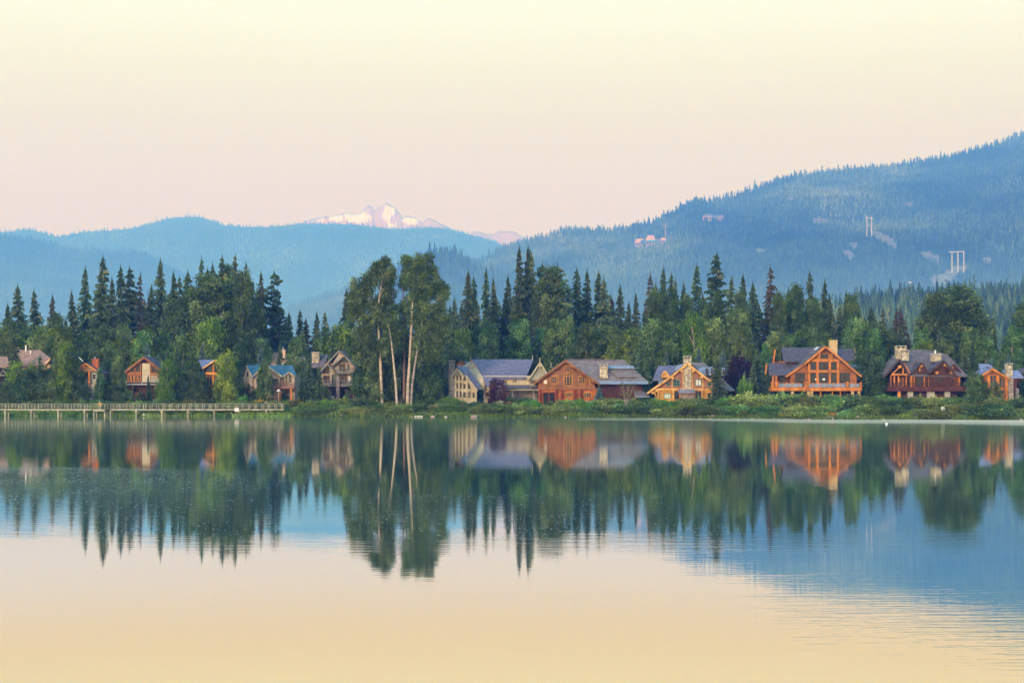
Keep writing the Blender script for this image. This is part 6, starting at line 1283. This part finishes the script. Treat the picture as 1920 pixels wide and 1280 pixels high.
def float_dock(px0, px1, label):
    xm = PX((px0+px1)/2, 372); Y = float(shore(xm))-.6; c = Vector((xm, Y, 0)); r = empty('floating_plank', c, label, 'raft')
    bm = bmesh.new(); w = (px1-px0)*Y/F
    for k in range(4): bx(bm, xm-w/2, xm+w/2, Y-.7+k*.36, Y-.7+k*.36+.32, .10, .28)
    finish('planks', bm, mk_noise_mat('bleached_wood', (.55, .50, .42), (.75, .70, .60), 2, stretch=(.3, 3, 1)), r, c)
    bm = bmesh.new()
    for k in (-.35, .35): tube(bm, (xm+w*k, Y-.7, .03), (xm+w*k, Y+.7, .03), .1, n=8)
    finish('floats', bm, B_GREYP, r, c)
float_dock(774, 790, 'pale floating plank raft at the waterline right of the tall cottonwoods')
def patio():
    Y = 399; c = P(511, 747, Y); c.z = float(ground_z(c.x, Y)); r = empty('garden_table', c, 'brown picnic table in the garden of the teal roofed cottage', 'table')
    z = PZ(743.3, Y); zb = c.z
    bm = bmesh.new(); bx(bm, PX(500, Y), PX(523, Y), Y-.5, Y+.5, z-.09, z); finish('table_top', bm, W_CEDAR, r, c)
    for sgn in (-1, 1):
        bm = bmesh.new(); bx(bm, PX(500.5, Y), PX(522.5, Y), Y+sgn*.85-.15, Y+sgn*.85+.15, z-.38, z-.32); finish('seat', bm, W_CEDAR, r, c)
    for px in (503, 520):
        bm = bmesh.new(); beam(bm, (PX(px, Y), Y-.8, zb), (PX(px, Y), Y-.2, z-.1), .12); beam(bm, (PX(px, Y), Y+.8, zb), (PX(px, Y), Y+.2, z-.1), .12); bx(bm, PX(px, Y)-.05, PX(px, Y)+.05, Y-1, Y+1, z-.44, z-.385); finish('leg', bm, W_DARKT, r, c)
patio()
def parasol(px, py, w, m, label, closed=False):
    Y = 401; c = P(px, 746, Y); c.z = float(ground_z(c.x, Y)); r = empty('parasol', c, label, 'parasol', 'parasols in the cottage garden'); t = P(px, py, Y)
    bm = bmesh.new(); tube(bm, c, t, .04, n=6); finish('pole', bm, M_WHITE, r, c)
    bm = bmesh.new(); n = 8; k = w*Y/F/2; a = bm.verts.new(t+Vector((0, 0, .1))); dz = 1.0 if closed else .55
    vs = [bm.verts.new(t+Vector((math.cos(6.2832*i/n)*k, math.sin(6.2832*i/n)*k, -dz*(1.6 if closed else 1)))) for i in range(n)]
    for i in range(n): bm.faces.new([a, vs[i], vs[(i+1) % n]])
    finish('canopy', bm, m, r, c)
parasol(522, 729.4, 8, M_WHITE, 'open cream parasol under the rear deck of the teal cottage'); parasol(494.5, 729.8, 5, M_WHITE, 'smaller open cream parasol half hidden by the slim tree'); parasol(488, 728, 2.6, W_REDLOG, 'closed red orange parasol left of the cream ones', True)
# white marker on the trail, seen between bushes
def lumps(name, px, d, size, m, label, group, seed, cat='rock'):
    x = PX(px, 365); Y = float(shore(x))+d; z = float(ground_z(x, Y)); r = random.Random(seed)
    bm = bmesh.new(); bmesh.ops.create_icosphere(bm, subdivisions=2, radius=1.0)
    f = (size*r.uniform(.8, 1.5), size*r.uniform(.7, 1.1), size*r.uniform(.45, .75)); off = Vector((r.random()*50, r.random()*50, 0))
    for v in bm.verts:
        n = mnoise.noise(v.co*1.3+off)*.35; q = v.co*(1+n); v.co = Vector((q.x*f[0], q.y*f[1], q.z*f[2]))
    o = finish(name, bm, m); o.location = (x, Y, max(z, 0)+f[2]*.25); tag(o, label, cat, group)
M_BOULD = [mk_noise_mat('pink_boulder', (.26, .18, .16), (.42, .31, .27), 1.5, bump=.06), mk_noise_mat('grey_boulder', (.16, .15, .14), (.30, .28, .26), 1.5, bump=.06), mk_noise_mat('tan_boulder', (.34, .27, .20), (.50, .42, .33), 1.5, bump=.06)]
cl = ['pinkish', 'grey', 'tan']; cnt = {}; spots = []
rr = random.Random(77)
for k in range(95):
    px = rr.choice([rr.uniform(532, 900), rr.uniform(1380, 1660), rr.uniform(1500, 1600), rr.uniform(215, 300), rr.uniform(900, 1380), rr.uniform(1860, 1925)])
    spots.append((px, rr.uniform(-.3, 1.3), rr.uniform(.18, .5), rr.randrange(3)))
spots += [(1280, 1.3, .8, 2), (1336, 1.0, .7, 0), (1328, .8, .6, 2), (886, .3, .65, 0), (892, .5, .5, 2), (693, .2, .5, 2), (1540, .9, .7, 0), (1585, .8, .6, 0)]
spots.sort()
for i, (px, d, sz, c_) in enumerate(spots):
    zn = next(z for a, b, z in ZONES if a <= px < b); cnt[(zn, c_)] = cnt.get((zn, c_), 0)+1
    lumps('boulder', px, d, sz, M_BOULD[c_], f"{ORD[min(cnt[(zn, c_)]-1, 19)]} {cl[c_]} boulder from left at the waterline below the {zn}", 'boulders along the waterline', 500+i)
lumps('boulder', 233, .6, .5, M_WHITE, 'whitest stone on the bank under the boardwalk, right of the lookout', 'boulders along the waterline', 901)
# gravel beach strips
def strip(name, px0, px1, d0, d1, m, lift=.03):
    n = int((px1-px0)/3)+2; V = []; T = []
    for i in range(n):
        px = px0+(px1-px0)*i/(n-1); x = PX(px, 360); e = math.sin(math.pi*i/(n-1))**.4
        for j in range(5):
            d = d0+(d1-d0)*(j/4)*e; y = float(shore(x))+d; V.append((x, y, float(ground_z(x, y))+lift))
    for i in range(n-1):
        for j in range(4): a = i*5+j; T.append((a, a+1, a+6, a+5))
    o = mesh_np(name, np.array(V), np.array(T), m, smooth=True); tag(o, kind='structure')
M_GRAVEL = mk_noise_mat('beach_gravel', (.20, .15, .13), (.36, .29, .25), 3.0, (.48, .42, .36), bump=.03)
strip('gravel_beach', 1490, 1700, -1.2, 2.2, M_GRAVEL); strip('gravel_beach', 1860, 1990, -1.2, 3.4, M_GRAVEL); strip('path', 1325, 1345, .2, 3.0, M_GRAVEL); strip('mud_bank', 215, 300, -1, 1.6, M_GRAVEL)
# retaining stones round the bench are boulders above; buried edge of the lawn is ground
# ---------------- haze: pale even air round the whole scene
def mk_haze():
    m = bpy.data.materials.new('haze_air'); m.use_nodes = True; t = m.node_tree; t.nodes.clear()
    o = N(t, 'ShaderNodeOutputMaterial'); v = N(t, 'ShaderNodeVolumePrincipled')
    v.inputs['Color'].default_value = (.12, .345, 1.0, 1); v.inputs['Density'].default_value = 1.36e-4
    v.inputs['Absorption Color'].default_value = (1, 1, 1, 1); v.inputs['Anisotropy'].default_value = 0.0
    t.links.new(v.outputs[0], o.inputs['Volume']); return m
def box_obj(name, x0, x1, y0, y1, z0, z1, m):
    V = [(x, y, z) for z in (z0, z1) for y in (y0, y1) for x in (x0, x1)]
    T = [(0, 2, 3, 1), (4, 5, 7, 6), (0, 1, 5, 4), (2, 6, 7, 3), (0, 4, 6, 2), (1, 3, 7, 5)]
    return mesh_np(name, V, T, m)
o = box_obj('haze', -15000, 15000, -400, 26800, -6, 2950, mk_haze()); tag(o, kind='stuff')


def mk_mist():
    m = bpy.data.materials.new('valley_mist'); m.use_nodes = True; t = m.node_tree; t.nodes.clear()
    o = N(t, 'ShaderNodeOutputMaterial'); v = N(t, 'ShaderNodeVolumePrincipled')
    v.inputs['Color'].default_value = (.38, .68, 1.0, 1); v.inputs['Density'].default_value = 4.6e-4; v.inputs['Absorption Color'].default_value = (1, 1, 1, 1)
    t.links.new(v.outputs[0], o.inputs['Volume']); return m
# low morning mist lying in the valley beyond the trees, thinning upward
bm = bmesh.new()
a = [bm.verts.new(p) for p in ((-3500, 2500, 8), (-3500, 4150, 8), (-3500, 3300, 330))]; b = [bm.verts.new(p) for p in ((3500, 2500, 8), (3500, 4150, 8), (3500, 3300, 330))]
bm.faces.new(a); bm.faces.new(b[::-1])
for i in range(3): bm.faces.new([a[i], b[i], b[(i+1) % 3], a[(i+1) % 3]])
o = finish('mist', bm, mk_mist()); tag(o, kind='stuff')

# thin dawn vapour lying on the water under the far bank, right of centre
m = bpy.data.materials.new('water_vapour'); m.use_nodes = True; t = m.node_tree; t.nodes.clear()
o_ = N(t, 'ShaderNodeOutputMaterial'); v = N(t, 'ShaderNodeVolumePrincipled'); v.inputs['Color'].default_value = (1.0, .93, .84, 1); v.inputs['Density'].default_value = .034
t.links.new(v.outputs[0], o_.inputs['Volume'])
bm = bmesh.new(); nx, ny = 60, 14; tp = []; bt = []
for i in range(nx+1):
    u = i/nx; x = 15+u*150
    for j in range(ny+1):
        w = j/ny; y1 = float(shore(x))-1.5; y0 = y1-(20+26*u+5*math.sin(u*23)); y = y0+(y1-y0)*w
        e = max(0, math.sin(math.pi*u))**.35*math.sin(math.pi*w)**.8; h = .01+e*(.16+.42*u+.22*mnoise.noise(Vector((x*.06, y*.1, 0))))
        tp.append(bm.verts.new((x, y, h))); bt.append(bm.verts.new((x, y, -.04)))
id_ = lambda i, j: i*(ny+1)+j
for i in range(nx):
    for j in range(ny):
        bm.faces.new([tp[id_(i, j)], tp[id_(i+1, j)], tp[id_(i+1, j+1)], tp[id_(i, j+1)]]); bm.faces.new([bt[id_(i, j)], bt[id_(i, j+1)], bt[id_(i+1, j+1)], bt[id_(i+1, j)]])
for i in range(nx):
    for j in (0, ny): bm.faces.new([tp[id_(i, j)], bt[id_(i, j)], bt[id_(i+1, j)], tp[id_(i+1, j)]])
for j in range(ny):
    for i in (0, nx): bm.faces.new([tp[id_(i, j)], tp[id_(i, j+1)], bt[id_(i, j+1)], bt[id_(i, j)]])
o = finish('lake_mist', bm, m); tag(o, kind='stuff')
